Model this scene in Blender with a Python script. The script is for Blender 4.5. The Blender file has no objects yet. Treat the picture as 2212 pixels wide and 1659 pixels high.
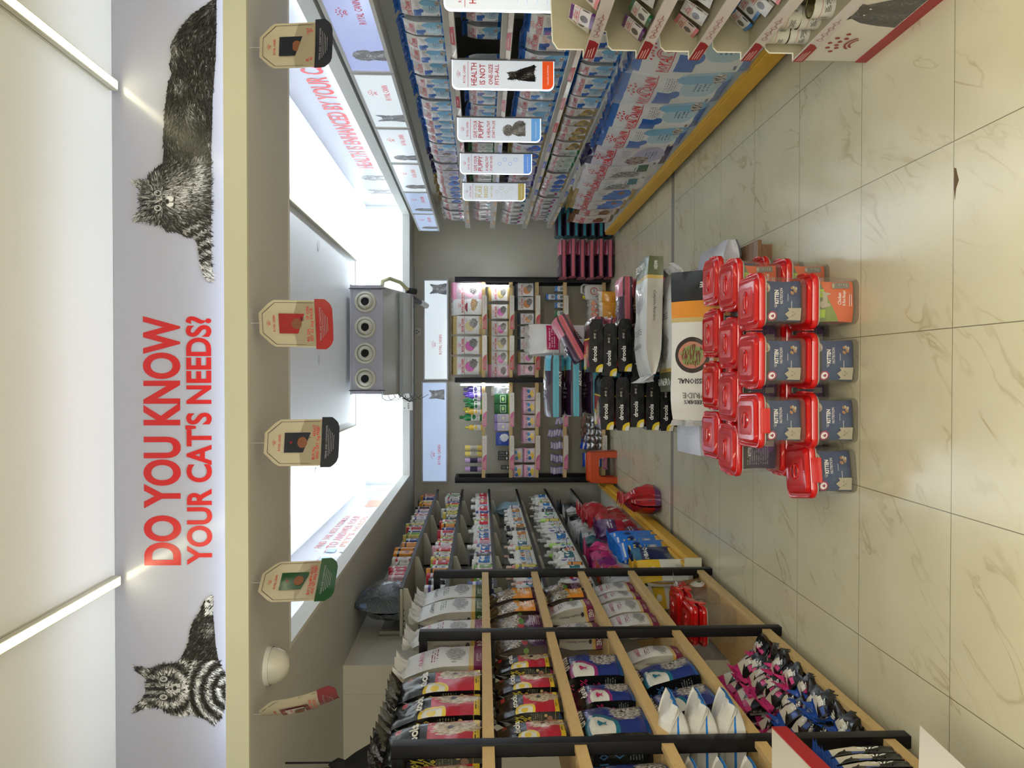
import bpy, bmesh, math, random
from mathutils import Vector, Matrix, noise, Euler
PI = math.pi
sc = bpy.context.scene
C = sc.collection
# ---------------- camera: phone held sideways, world up points to the picture's left ----------------
F_PX = 1650.0
yv = Vector((1040-1106, 829.5-808, -F_PX)).normalized()
xv = Vector((0, 1, 0)); xv = (xv - xv.dot(yv)*yv).normalized()
zv = xv.cross(yv)
cam = bpy.data.cameras.new('camera'); camo = bpy.data.objects.new('camera', cam); C.objects.link(camo)
cam.sensor_width = 36; cam.sensor_fit = 'HORIZONTAL'; cam.lens = F_PX/2212*36; cam.clip_start = 0.05
camo.matrix_world = Matrix.Translation((0, 0, 1.52)) @ Matrix((xv, yv, zv)).to_4x4()
sc.camera = camo
sc.view_settings.view_transform = 'Standard'; sc.view_settings.look = 'None'
sc.view_settings.gamma = 1; sc.view_settings.use_curve_mapping = False
sc.view_settings.exposure = 0.70
cy = sc.cycles
cy.max_bounces = 7; cy.diffuse_bounces = 5; cy.glossy_bounces = 3; cy.transmission_bounces = 4; cy.transparent_max_bounces = 10
cy.caustics_reflective = False; cy.caustics_refractive = False
cy.use_denoising = True; cy.use_adaptive_sampling = True; cy.adaptive_threshold = 0.02
cy.sample_clamp_indirect = 4.0
w = bpy.data.worlds.new('world'); sc.world = w; w.use_nodes = True
w.node_tree.nodes['Background'].inputs[0].default_value = (.8, .85, 1, 1)
w.node_tree.nodes['Background'].inputs[1].default_value = 0.05
def area(name, loc, rot, sx, sy, col, power):
    l = bpy.data.lights.new(name, 'AREA'); l.shape = 'RECTANGLE'; l.size = sx; l.size_y = sy; l.color = col; l.energy = power
    o = bpy.data.objects.new(name, l); C.objects.link(o); o.location = loc; o.rotation_euler = rot
    return o
COOL = (.82, .92, 1.0); WARM = (1.0, .93, .70)
E_COVE = 10.0; E_STRIP = 9.0; E_FAR = 1.6; E_BOX = .42
# LED tape in the coves (lights shine up and inwards out of the trough)
area('cove_light_back', (.32, 8.95, 2.40), (math.radians(258), 0, 0), 3.0, .05, COOL, 27)
area('cove_light_left', (-1.23, 6.1, 2.40), (0, math.radians(260), 0), .05, 5.2, COOL, 55)
area('cove_light_right', (1.91, 6.1, 2.40), (0, math.radians(100), 0), .05, 5.2, COOL, 52)
area('cove_light_front', (.3, 2.81, 2.40), (math.radians(215), 0, 0), 3.3, .03, COOL, 2.4)
# rows of ceiling lights over the front of the shop, behind the viewer
area('ceiling_light_entrance', (.2, -.5, 2.335), (0, 0, 0), 2.4, 1.2, (1, .94, .80), 100)
# unseen cool fill light, added behind the viewer to brighten the room
area('front_fill_light', (.0, -2.45, 1.35), (math.radians(90), 0, 0), 3.4, 2.1, (.93, .97, 1.0), 34)

# ---------------- helpers ----------------
def L1(x):
    x /= 255.0
    return x/12.92 if x <= .04045 else ((x+.055)/1.055)**2.4
def rgb(c): return (L1(c[0]), L1(c[1]), L1(c[2]), 1.0)
MATS = {}
def mat(name, col=(200, 200, 200), rough=.5, metal=0, emit=0, bump=0, bs=40, coat=0, alpha=1, layers=(), noisec=0, trans=0, spec=.5, tex='uv'):
    """plastic / paint / print: base colour plus printed shapes laid out in the surface's own UV frame"""
    if name in MATS: return MATS[name]
    m = bpy.data.materials.new(name); m.use_nodes = True; MATS[name] = m
    nt = m.node_tree; nd = nt.nodes; ln = nt.links.new
    b = nd['Principled BSDF']
    def setv(inp, v):
        if isinstance(v, bpy.types.NodeSocket): ln(v, inp)
        else: inp.default_value = v
    def M(op, a, bb=None, cc=None):
        n = nd.new('ShaderNodeMath'); n.operation = op
        setv(n.inputs[0], a)
        if bb is not None: setv(n.inputs[1], bb)
        if cc is not None: setv(n.inputs[2], cc)
        return n.outputs[0]
    def VM(op, a, bb=None, cc=None):
        n = nd.new('ShaderNodeVectorMath'); n.operation = op
        setv(n.inputs[0], a)
        if bb is not None: setv(n.inputs[1], bb)
        if cc is not None: setv(n.inputs[2], cc)
        return n.outputs[1] if op == 'LENGTH' else n.outputs[0]
    def NZ(vec, scale, detail=2, sv=None):
        n = nd.new('ShaderNodeTexNoise'); n.inputs['Scale'].default_value = scale; n.inputs['Detail'].default_value = detail
        if sv is not None: vec = VM('MULTIPLY', vec, sv)
        ln(vec, n.inputs['Vector']); return n.outputs['Fac']
    def MIX(f, a, bb):
        n = nd.new('ShaderNodeMix'); n.data_type = 'RGBA'
        setv(n.inputs['Factor'], f); setv(n.inputs[6], a); setv(n.inputs[7], bb); return n.outputs[2]
    col0 = rgb(col); cur = col0
    uvn = None
    if layers or bump or noisec:
        tc = nd.new('ShaderNodeTexCoord'); uv = tc.outputs['UV']; ob = tc.outputs['Object']
    if noisec:
        f = NZ(ob, 6, 3); cur = MIX(M('MULTIPLY', M('SUBTRACT', f, .3), noisec), cur, (col0[0]*.45, col0[1]*.45, col0[2]*.45, 1))
    for L in layers:
        k = L[0]
        if k in ('rect', 'lines'):
            u0, v0, u1, v1 = L[1:5]; hw = (u1-u0)/2; hh = (v1-v0)/2
            q = VM('ABSOLUTE', VM('MULTIPLY_ADD', uv, (1/hw, 1/hh, 0), (-(u0+u1)/2/hw, -(v0+v1)/2/hh, 0)))
            sp = nd.new('ShaderNodeSeparateXYZ'); ln(q, sp.inputs[0])
            mk = M('LESS_THAN', M('MAXIMUM', sp.outputs[0], sp.outputs[1]), 1.0)
            if k == 'lines':
                s2 = nd.new('ShaderNodeSeparateXYZ'); ln(uv, s2.inputs[0])
                n = L[5]; t = M('MULTIPLY', s2.outputs[1], n/(v1-v0))
                row = M('FLOOR', t); cb = nd.new('ShaderNodeCombineXYZ')
                ln(M('MULTIPLY', s2.outputs[0], 34/(u1-u0)*.35), cb.inputs[0]); ln(M('MULTIPLY', row, 7.3), cb.inputs[1])
                mk = M('MULTIPLY', mk, M('MULTIPLY', M('GREATER_THAN', M('FRACT', t), .5), M('GREATER_THAN', NZ(cb.outputs[0], 1.0, 1), .45)))
                cl = rgb(L[6])
            else: cl = rgb(L[5])
        elif k == 'ell':
            cu, cv, ru, rv = L[1:5]; cl = rgb(L[5])
            mk = M('LESS_THAN', VM('LENGTH', VM('MULTIPLY_ADD', uv, (1/ru, 1/rv, 0), (-cu/ru, -cv/rv, 0))), 1.0)
        elif k == 'half':
            a, bb, c0 = L[1:4]; cl = rgb(L[4])
            n = nd.new('ShaderNodeVectorMath'); n.operation = 'DOT_PRODUCT'; ln(uv, n.inputs[0]); n.inputs[1].default_value = (a, bb, 0)
            mk = M('GREATER_THAN', n.outputs['Value'], c0)
        elif k == 'fur':   # a photographed animal, printed: ragged blob of light and dark hair
            cu, cv, ru, rv = L[1:5]
            d = VM('LENGTH', VM('MULTIPLY_ADD', uv, (1/ru, 1/rv, 0), (-cu/ru, -cv/rv, 0)))
            nz = NZ(uv, 1, 3, (22, 9, 1))
            mk = M('LESS_THAN', M('ADD', d, M('MULTIPLY', M('SUBTRACT', nz, .5), .9)), 1.0)
            nz2 = NZ(uv, 1, 3, (46, 17, 1))
            cl = MIX(M('SMOOTH_MIN', M('MULTIPLY', M('GREATER_THAN', nz2, .5), 1.0), 1.0, .1), rgb(L[5]), rgb(L[6]))
        elif k == 'spot':
            sc_, th = L[1:3]; cl = rgb(L[3]); mk = M('GREATER_THAN', NZ(uv, sc_, 2), th)
        cur = MIX(mk, cur, cl)
    setv(b.inputs['Base Color'], cur)
    b.inputs['Roughness'].default_value = rough; b.inputs['Metallic'].default_value = metal
    b.inputs['Coat Weight'].default_value = coat; b.inputs['Coat Roughness'].default_value = .08
    b.inputs['Specular IOR Level'].default_value = spec
    if bump:
        bn = nd.new('ShaderNodeBump'); bn.inputs['Strength'].default_value = bump; bn.inputs['Distance'].default_value = .01
        ln(NZ(ob, bs, 3), bn.inputs['Height']); ln(bn.outputs[0], b.inputs['Normal'])
    if emit:
        setv(b.inputs['Emission Color'], cur); b.inputs['Emission Strength'].default_value = emit
    if alpha < 1:
        tr = nd.new('ShaderNodeBsdfTransparent'); mx = nd.new('ShaderNodeMixShader'); mx.inputs[0].default_value = alpha
        ln(tr.outputs[0], mx.inputs[1]); ln(b.outputs[0], mx.inputs[2]); ln(mx.outputs[0], nd['Material Output'].inputs[0])
    return m
class MB:
    def __init__(s): s.v = []; s.f = []; s.mi = []; s.uv = []
    def add(s, vs, fs, m=0, uvs=None):
        o = len(s.v); s.v += [tuple(p) for p in vs]
        for k, f in enumerate(fs):
            s.f.append([i+o for i in f]); s.mi.append(m)
            s.uv.append([uvs[i] for i in f] if uvs else None)
        return s
    def box(s, x0, x1, y0, y1, z0, z1, m=0):
        vs = [(x, y, z) for x in (x0, x1) for y in (y0, y1) for z in (z0, z1)]
        fs = [(0, 1, 3, 2), (4, 6, 7, 5), (0, 4, 5, 1), (2, 3, 7, 6), (0, 2, 6, 4), (1, 5, 7, 3)]
        o = len(s.v); s.v += vs
        for q in fs:
            s.f.append([i+o for i in q]); s.mi.append(m)
            pts = [vs[i] for i in q]; d = [max(p[a] for p in pts)-min(p[a] for p in pts) for a in range(3)]
            n = d.index(min(d)); ax = [a for a in range(3) if a != n]
            lo = (x0, y0, z0); sz = (x1-x0 or 1, y1-y0 or 1, z1-z0 or 1)
            s.uv.append([((p[ax[0]]-lo[ax[0]])/sz[ax[0]], (p[ax[1]]-lo[ax[1]])/sz[ax[1]]) for p in pts])
        return s
    def tube(s, pts, r, seg=8, m=0, cap=True):
        pts = [Vector(p) for p in pts]; rs = r if isinstance(r, (list, tuple)) else [r]*len(pts)
        vs = []; up = Vector((0, 0, 1))
        for i, p in enumerate(pts):
            d = (pts[min(i+1, len(pts)-1)]-pts[max(i-1, 0)]).normalized()
            a = d.cross(up if abs(d.dot(up)) < .95 else Vector((1, 0, 0))).normalized(); b = d.cross(a)
            for k in range(seg):
                t = 2*PI*k/seg; vs.append(p+(a*math.cos(t)+b*math.sin(t))*rs[i])
        fs = [(i*seg+k, i*seg+(k+1) % seg, (i+1)*seg+(k+1) % seg, (i+1)*seg+k) for i in range(len(pts)-1) for k in range(seg)]
        if cap: fs += [tuple(range(seg))[::-1], tuple((len(pts)-1)*seg+k for k in range(seg))]
        return s.add(vs, fs, m)
    def lathe(s, prof, seg=16, m=0, o=(0, 0, 0), axis='Z', sx=1, sy=1):
        vs = []; uvs = []
        zt = prof[-1][1]-prof[0][1] or 1
        for r, z in prof:
            for k in range(seg+1):
                t = 2*PI*k/seg; a, b = r*math.cos(t)*sx, r*math.sin(t)*sy
                p = {'Z': (a, b, z), 'Y': (a, z, b), 'X': (z, a, b)}[axis]
                vs.append((p[0]+o[0], p[1]+o[1], p[2]+o[2])); uvs.append((((k/seg)+.75) % 1.0001, (z-prof[0][1])/zt))
        n = seg+1
        fs = [(i*n+k, i*n+k+1, (i+1)*n+k+1, (i+1)*n+k) for i in range(len(prof)-1) for k in range(seg)]
        mm = m if isinstance(m, (list, tuple)) else None
        if mm:
            for i in range(len(prof)-1): s.add(vs, fs[i*seg:(i+1)*seg], mm[i], uvs)
        else: s.add(vs, fs, m, uvs)
        return s
    def loft(s, rings, m=0, seg=5, cap=True, o=(0, 0, 0)):
        """rounded-rectangle rings (z, half width, half depth, corner radius)"""
        vs = []; uvs = []; z0 = rings[0][0]; zt = (max(r[0] for r in rings)-min(r[0] for r in rings)) or 1
        hwm = max(r[1] for r in rings)
        for z, hw, hd, r in rings:
            for qx, qy, a0 in ((1, 1, 0), (-1, 1, PI/2), (-1, -1, PI), (1, -1, 1.5*PI)):
                for k in range(seg):
                    t = a0+PI/2*k/(seg-1); x = qx*(hw-r)+r*math.cos(t); y = qy*(hd-r)+r*math.sin(t)
                    vs.append((x+o[0], y+o[1], z+o[2])); uvs.append((x/2/hwm+.5, (z-z0)/zt))
        n = 4*seg
        fs = [(i*n+k, i*n+(k+1) % n, (i+1)*n+(k+1) % n, (i+1)*n+k) for i in range(len(rings)-1) for k in range(n)]
        if cap: fs += [tuple(range(n))[::-1], tuple((len(rings)-1)*n+k for k in range(n))]
        return s.add(vs, fs, m, uvs)
    def prism(s, poly, a, b, m=0, axis='Y'):
        """2-D outline given thickness along an axis; poly in the other two coordinates"""
        def P(p, t): return {'Y': (p[0], t, p[1]), 'X': (t, p[0], p[1]), 'Z': (p[0], p[1], t)}[axis]
        n = len(poly); xs = [p[0] for p in poly]; ys = [p[1] for p in poly]
        u = lambda p: ((p[0]-min(xs))/(max(xs)-min(xs)), (p[1]-min(ys))/(max(ys)-min(ys)))
        vs = [P(p, a) for p in poly]+[P(p, b) for p in poly]
        fs = [tuple(range(n)), tuple(range(2*n-1, n-1, -1))]+[(k, n+k, n+(k+1) % n, (k+1) % n) for k in range(n)]
        return s.add(vs, fs, m, [u(p) for p in poly]*2)
    def build(s, name, mats, parent=None, smooth=False, bevel=0, loc=None, sm_angle=40):
        me = bpy.data.meshes.new(name); me.from_pydata(s.v, [], s.f)
        mats = mats if isinstance(mats, (list, tuple)) else [mats]
        for q in mats: me.materials.append(q)
        me.polygons.foreach_set('material_index', s.mi)
        ul = me.uv_layers.new(name='uv'); flat = []
        for f, u in zip(s.f, s.uv):
            for k in range(len(f)): flat += list(u[k]) if u else [0.0, 0.0]
        ul.data.foreach_set('uv', flat)
        bm = bmesh.new(); bm.from_mesh(me)
        bmesh.ops.remove_doubles(bm, verts=bm.verts, dist=1e-6)
        if smooth or bevel: bmesh.ops.recalc_face_normals(bm, faces=bm.faces)
        if bevel:
            es = [e for e in bm.edges if len(e.link_faces) == 2 and e.calc_face_angle() > .5]
            bmesh.ops.bevel(bm, geom=es, offset=bevel, segments=2, affect='EDGES', profile=.6)
        if smooth or bevel:
            for f in bm.faces: f.smooth = True
        bm.to_mesh(me); bm.free()
        if smooth or bevel: me.set_sharp_from_angle(angle=math.radians(sm_angle))
        o = bpy.data.objects.new(name, me); C.objects.link(o); o.parent = parent
        if loc: o.location = loc
        return o
def thing(name, label, cat, loc=(0, 0, 0), rz=0, group=None):
    o = bpy.data.objects.new(name, None); C.objects.link(o); o.location = loc; o.rotation_euler = (0, 0, rz)
    return tag(o, label, cat, group)
def tag(o, label, cat, group=None):
    o['label'] = label; o['category'] = cat
    if group: o['group'] = group
    return o
def struct(o): o['kind'] = 'structure'; return o
def dup(root, label=None, group=None, loc=None, rz=None, mw=None, sc_=None):
    def cp(o, par):
        c = o.copy(); C.objects.link(c); c.parent = par
        for ch in o.children: cp(ch, c)
        return c
    r = cp(root, None)
    if label: r['label'] = label
    if group: r['group'] = group
    if mw is not None: r.matrix_world = mw
    if loc is not None: r.location = loc
    if rz is not None: r.rotation_euler = (0, 0, rz)
    if sc_: r.scale = sc_
    return r
ORD = ['first', 'second', 'third', 'fourth', 'fifth', 'sixth', 'seventh', 'eighth', 'ninth', 'tenth', 'eleventh', 'twelfth', 'thirteenth', 'fourteenth', 'fifteenth', 'sixteenth', 'seventeenth', 'eighteenth', 'nineteenth', 'twentieth'] + ['%d%s' % (n, {1: 'st', 2: 'nd', 3: 'rd'}.get(n % 10, 'th')) for n in range(21, 99)]
# ---- lettering, crowns and other flat print, mapped onto any surface ----
_T = {}
def tgeo(s, bold=.0, res=2, shear=0):
    k = (s, bold, res, shear)
    if k not in _T:
        cu = bpy.data.curves.new('t', 'FONT'); cu.body = s; cu.size = 1; cu.offset = bold; cu.resolution_u = res; cu.shear = shear
        o = bpy.data.objects.new('t', cu); me = o.to_mesh()
        vs = [(v.co.x, v.co.y) for v in me.vertices]; fs = [tuple(p.vertices) for p in me.polygons]
        o.to_mesh_clear(); bpy.data.objects.remove(o); bpy.data.curves.remove(cu)
        xs = [v[0] for v in vs] or [0]; mx, mn = max(xs), min(xs)
        _T[k] = ([(x-(mx+mn)/2, y/.729) for x, y in vs], fs, (mx-mn))
    return _T[k]
class Print:
    """flat print: items are (polygon soup, colour index); coordinates in metres on the surface"""
    def __init__(s): s.items = []
    def text(s, t, cx, cy, h, m, width=None, bold=.012, res=2, shear=0, rot=0):
        vs, fs, wd = tgeo(t, bold, res, shear); sx = (width/wd) if width else h*.9
        ca, sa = math.cos(rot), math.sin(rot)
        pts = [(x*sx, (y-.5)*h) for x, y in vs]
        s.items.append(([(cx+x*ca-y*sa, cy+x*sa+y*ca) for x, y in pts], fs, m)); return s
    def poly(s, p, m): s.items.append((list(p), [tuple(range(len(p)))], m)); return s
    def ell(s, cx, cy, rx, ry, m, n=20): return s.poly([(cx+rx*math.cos(2*PI*k/n), cy+ry*math.sin(2*PI*k/n)) for k in range(n)], m)
    def rect(s, x0, y0, x1, y1, m): return s.poly([(x0, y0), (x1, y0), (x1, y1), (x0, y1)], m)
    def ring(s, cx, cy, r, t, m, n=20, a0=0, a1=2*PI):
        vs = []; fs = []
        for k in range(n+1):
            a = a0+(a1-a0)*k/n; vs += [(cx+r*math.cos(a), cy+r*math.sin(a)), (cx+(r-t)*math.cos(a), cy+(r-t)*math.sin(a))]
            if k < n: fs.append((2*k, 2*k+2, 2*k+3, 2*k+1))
        s.items.append((vs, fs, m)); return s
    def crown(s, cx, cy, h, m):
        for n, r, y0 in ((5, .95, -.42), (4, .68, -.42)):
            for k in range(n):
                a = PI/2+(k-(n-1)/2)*(-.42 if n == 5 else -.40); s.ell(cx+h*r*math.cos(a)*.95, cy+h*(r*math.sin(a)+y0), h*.075, h*.085, m, 8)
        for r, t in ((.45, .07), (.33, .07)): s.ring(cx, cy-h*.5, h*r*1.15, h*t, m, 10, PI*.18, PI*.82)
        return s
    def logo(s, cx, cy, wd, m, res=1):
        s.text('ROYAL CANIN', cx, cy, wd*.155, m, wd, .008, res); s.crown(cx, cy+wd*.3, wd*.26, m); return s
    def build(s, name, mats, fn, parent=None, off=.0015, step=.00025):
        mb = MB()
        for k, (vs, fs, m) in enumerate(s.items):
            mb.add([fn(x, y, off+k*step) for x, y in vs], fs, m, [(x, y) for x, y in vs])
        return mb.build(name, mats, parent)
def plane_fn(axis, at, sgn, ax0=1):
    """print on an upright plane; x runs along the reading direction"""
    if axis == 'Y': return lambda x, y, o: (x, at-o, y)
    if axis == 'X-': return lambda x, y, o: (at-o, -x, y)       # faces -X, reads towards -Y
    if axis == 'X+': return lambda x, y, o: (at+o, x, y)        # faces +X, reads towards +Y
def pin(p, poly):
    x, y = p; c = False; j = len(poly)-1
    for i in range(len(poly)):
        xi, yi = poly[i]; xj, yj = poly[j]
        if (yi > y) != (yj > y) and x < (xj-xi)*(y-yi)/(yj-yi)+xi: c = not c
        j = i
    return c
OUTL = {'doghead': [(-.55, -1.1), (-.5, -.5), (-.36, -.15), (-.44, -.28), (-.56, -.1), (-.5, .25), (-.34, .46), (-.1, .56), (.12, .56), (.34, .46), (.5, .25), (.58, -.1), (.46, -.28), (.36, -.15), (.5, -.5), (.58, -1.1)],
        'cat': [(-.6, -1.1), (-.5, -.5), (-.42, -.2), (-.44, .1), (-.5, .62), (-.36, .56), (-.16, .34), (.16, .34), (.36, .56), (.5, .62), (.44, .1), (.42, -.2), (.5, -.5), (.6, -1.1)],
        'sit': [(-.38, -1.05), (-.36, -.6), (-.30, -.1), (-.24, .1), (-.30, .3), (-.26, .62), (-.14, .46), (.02, .48), (.12, .64), (.18, .34), (.2, .12), (.3, -.1), (.42, -.45), (.52, -.8), (.62, -.98), (.5, -1.05), (.1, -.98), (-.1, -1.05)],
        'pup': [(-.44, -1.05), (-.46, -.5), (-.3, -.1), (-.42, 0), (-.46, .3), (-.3, .5), (-.05, .58), (.2, .5), (.36, .25), (.32, 0), (.22, -.1), (.5, -.3), (.66, -.6), (.62, -.9), (.4, -1.05)]}
def furanimal(P, x, y, s, kind, seed, n=320, tone=.45, ymin=-9, ymax=9, xs=1):
    """photographic animal print drawn hair by hair in six greys (colour indices 0..5)"""
    o = OUTL[kind]; r = random.Random(seed); head = (0, .12 if kind != 'cat' else 0)
    def T(a, b): return (x+a*s*xs, min(ymax, max(ymin, y+b*s)))
    P.poly([T(a, b) for a, b in o], max(0, min(4, int(tone*6)-1)))
    k = 0
    while k < n:
        a, b = r.uniform(-.66, .66), r.uniform(-1.1, .66)
        if not pin((a, b), o): continue
        k += 1; d = math.hypot(a, b-head[1])
        g = tone+.25*math.sin(a*9+b*5+seed)+.3*math.exp(-((a/.18)**2+((b+.7)/.3)**2))-.28*math.exp(-((abs(a)-.42)/.12)**2)+.2*math.exp(-((a/.3)**2+((b-.3)/.18)**2))+r.gauss(0, .14)
        t = math.atan2(b-head[1], a)+r.gauss(0, .25) if b > -.4 else -PI/2+r.gauss(0, .3); l = s*r.uniform(.08, .17); w_ = s*.012; c = T(a, b)
        P.poly([(c[0]-math.sin(t)*w_, min(ymax, max(ymin, c[1]+math.cos(t)*w_))), (c[0]+math.sin(t)*w_, min(ymax, max(ymin, c[1]-math.cos(t)*w_))), (c[0]+math.cos(t)*l*xs, min(ymax, max(ymin, c[1]+math.sin(t)*l)))], max(0, min(5, int(g*6))))
    hx = -.04 if kind in ('sit', 'pup') else 0; q = .62 if kind in ('sit', 'pup') else 1
    for e in (-1, 1):
        c = T(hx+e*.16*q, .24 if q < 1 else .14); P.ell(c[0], c[1], s*.05*q*xs, s*.042*q, 0, 10); P.ell(c[0], c[1], s*.016*q, s*.016*q, 5, 6)
    c = T(hx, .1 if q < 1 else -.16); P.ell(c[0], c[1]+s*.01, s*.13*q*xs, s*.12*q, 4 if tone > .3 else 2, 12); P.ell(c[0], c[1]+s*.03, s*.06*q*xs, s*.045*q, 0, 10); P.rect(c[0]-s*.006, c[1]-s*.07*q, c[0]+s*.006, c[1], 0)
def animal(P, x, y, s, kind, dk, md, lt):
    """small printed animal portrait from layered outlines; dk, md, lt are colour indices"""
    def T(pts): return [(x+a*s, y+b*s) for a, b in pts]
    if kind == 'cat':
        P.poly(T([(-.5, -1), (-.45, -.3), (-.36, 0), (-.42, .55), (-.16, .33), (.16, .33), (.42, .55), (.36, 0), (.45, -.3), (.5, -1)]), md)
        P.ell(x, y, s*.33, s*.3, lt); P.ell(x, y-.12*s, s*.17, s*.13, md); P.ell(x, y-.62*s, s*.25, s*.3, lt)
    elif kind == 'doghead':
        P.poly(T([(-.5, -1), (-.4, -.3), (-.3, .1), (-.45, .1), (-.5, .6), (-.2, .42), (.2, .42), (.5, .6), (.45, .1), (.3, .1), (.4, -.3), (.5, -1)]), md)
        P.ell(x, y+.05*s, s*.3, s*.33, lt); P.ell(x, y-.13*s, s*.17, s*.2, dk); P.ell(x, y-.65*s, s*.25, s*.28, lt)
    else:   # sitting dog seen from the side/front
        P.poly(T([(-.3, -1), (-.34, -.5), (-.25, .1), (-.28, .45), (-.1, .4), (.05, .62), (.1, .4), (.25, .3), (.42, .15), (.3, .05), (.2, .0), (.2, -.35), (.45, -.6), (.5, -.95), (.7, -1)]), md)
        P.ell(x+.02*s, y-.35*s, s*.13, s*.3, lt); P.ell(x-.02*s, y+.22*s, s*.13, s*.1, dk); P.ell(x-.15*s, y-.6*s, s*.08, s*.3, dk)
    for q in (-1, 1):
        if kind != 'sit':
            P.ell(x+q*.15*s, y+.08*s, s*.055, s*.05, dk, 8)
    if kind != 'sit': P.ell(x, y-.08*s, s*.06, s*.045, dk, 8)
    return P
# ---------------- surfaces ----------------
RMAT = Matrix((xv, yv, zv))
def pw(px, py, Y=None, X=None, Z=None):
    """a measurement in the photograph turned into a point of the shop on a known plane"""
    r = RMAT @ Vector((px-1106, 829.5-py, -F_PX))
    t = X/r.x if X is not None else Y/r.y if Y is not None else (Z-1.52)/r.z
    return Vector((0, 0, 1.52))+r*t
white_paint = mat('white_paint', (226, 228, 228), .55)
beige_paint = mat('beige_paint', (212, 208, 194), .6, noisec=.10)
soffit_paint = mat('soffit_paint', (190, 191, 189), .6)
cream_lip = mat('cream_lip', (204, 203, 182), .6, noisec=.1)
print_white = mat('print_white', (172, 173, 188), .16, spec=.5)
red_ink = mat('red_ink', (196, 32, 36), .25)
black_metal = mat('black_metal', (10, 10, 12), .45, bump=.05, bs=200, spec=.3)
white_plastic = mat('white_plastic', (225, 224, 218), .35)
def floor_material():
    m = bpy.data.materials.new('marble_tile'); m.use_nodes = True; nt = m.node_tree; nd = nt.nodes; ln = nt.links.new
    b = nd['Principled BSDF']; tc = nd.new('ShaderNodeTexCoord'); sp = nd.new('ShaderNodeSeparateXYZ'); ln(tc.outputs['Object'], sp.inputs[0])
    def M(op, a, bb=None, cc=None):
        n = nd.new('ShaderNodeMath'); n.operation = op
        for i, v in enumerate((a, bb, cc)):
            if v is None: continue
            if isinstance(v, (int, float)): n.inputs[i].default_value = v
            else: ln(v, n.inputs[i])
        return n.outputs[0]
    def joint(s, off):
        t = M('FRACT', M('DIVIDE', M('ADD', s, off), .6)); d = M('MINIMUM', t, M('SUBTRACT', 1.0, t)); return M('LESS_THAN', d, .0026)
    ix = M('FLOOR', M('DIVIDE', M('ADD', sp.outputs[0], 5.85), .6)); iy = M('FLOOR', M('DIVIDE', M('ADD', sp.outputs[1], 4.79), .6))
    j = M('MAXIMUM', joint(sp.outputs[0], 5.85), joint(sp.outputs[1], 4.79))
    # the veins repeat from tile to tile with a small shift
    cb = nd.new('ShaderNodeCombineXYZ')
    ln(M('ADD', M('FRACT', M('DIVIDE', M('ADD', sp.outputs[0], 5.85), .6)), M('MULTIPLY', ix, 3.7)), cb.inputs[0])
    ln(M('ADD', M('FRACT', M('DIVIDE', M('ADD', sp.outputs[1], 4.79), .6)), M('MULTIPLY', iy, 2.3)), cb.inputs[1])
    n1 = nd.new('ShaderNodeTexNoise'); n1.inputs['Scale'].default_value = 1.5; n1.inputs['Detail'].default_value = 3; n1.inputs['Distortion'].default_value = .7
    m0 = nd.new('ShaderNodeMapping'); m0.inputs['Rotation'].default_value = (0, 0, -.95); mp = nd.new('ShaderNodeMapping'); mp.inputs['Scale'].default_value = (.9, 2.6, 1)
    ln(cb.outputs[0], m0.inputs[0]); ln(m0.outputs[0], mp.inputs[0]); ln(mp.outputs[0], n1.inputs['Vector'])
    vein = M('SUBTRACT', 1.0, M('MINIMUM', 1.0, M('MULTIPLY', M('ABSOLUTE', M('SUBTRACT', n1.outputs['Fac'], .56)), 38.0)))
    n2 = nd.new('ShaderNodeTexNoise'); n2.inputs['Scale'].default_value = 3; n2.inputs['Detail'].default_value = 3; ln(tc.outputs['Object'], n2.inputs['Vector'])
    vein = M('MULTIPLY', vein, M('MULTIPLY', M('MAXIMUM', M('SUBTRACT', n2.outputs['Fac'], .42), 0.0), 3.2))
    def MIX(f, a, bb):
        n = nd.new('ShaderNodeMix'); n.data_type = 'RGBA'; ln(f, n.inputs['Factor'])
        for i, v in ((6, a), (7, bb)):
            if isinstance(v, tuple): n.inputs[i].default_value = v
            else: ln(v, n.inputs[i])
        return n.outputs[2]
    base = MIX(n2.outputs['Fac'], rgb((206, 200, 172)), rgb((187, 180, 152)))
    c = MIX(vein, base, rgb((164, 148, 114))); c = MIX(j, c, rgb((112, 104, 82)))
    y = sp.outputs[1]; strip = M('MULTIPLY', M('GREATER_THAN', y, 5.985), M('LESS_THAN', y, 6.075))
    n3 = nd.new('ShaderNodeTexNoise'); n3.inputs['Scale'].default_value = 30; ln(tc.outputs['Object'], n3.inputs['Vector'])
    c = MIX(strip, c, rgb((132, 130, 118))); ln(c, b.inputs['Base Color'])
    b.inputs['Roughness'].default_value = .17; b.inputs['Specular IOR Level'].default_value = .55
    return m
FX0, FX1, FY0, FY1 = -3.3, 2.12, -2.6, 9.5
floor = MB().box(FX0, FX1, FY0, FY1, -.1, 0).build('floor', floor_material()); struct(floor)
def wall(n, *b, m=None): return struct(MB().box(*b).build(n, m or beige_paint))
wall('wall_back', FX0, FX1+.1, FY1, FY1+.1, 0, 3)
wall('wall_right', FX1, FX1+.1, FY0, FY1, 0, 3)
wall('wall_left', FX0-.1, FX0, FY0, 4.6, 0, 3)
wall('wall_left_rear', FX0, -1.75, 4.6, FY1, 0, 2.6)
wall('wall_front', FX0-.1, FX1+.1, FY0-.1, FY0, 0, 3)
crack = mat('plaster_line', (205, 203, 190), .7)
struct(MB().box(-2.25, -1.93, 4.597, 4.6, 1.36, 1.375).box(-1.93, -1.925, 4.597, 4.6, 2.0, 2.35).build('trim_4', crack))
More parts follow.
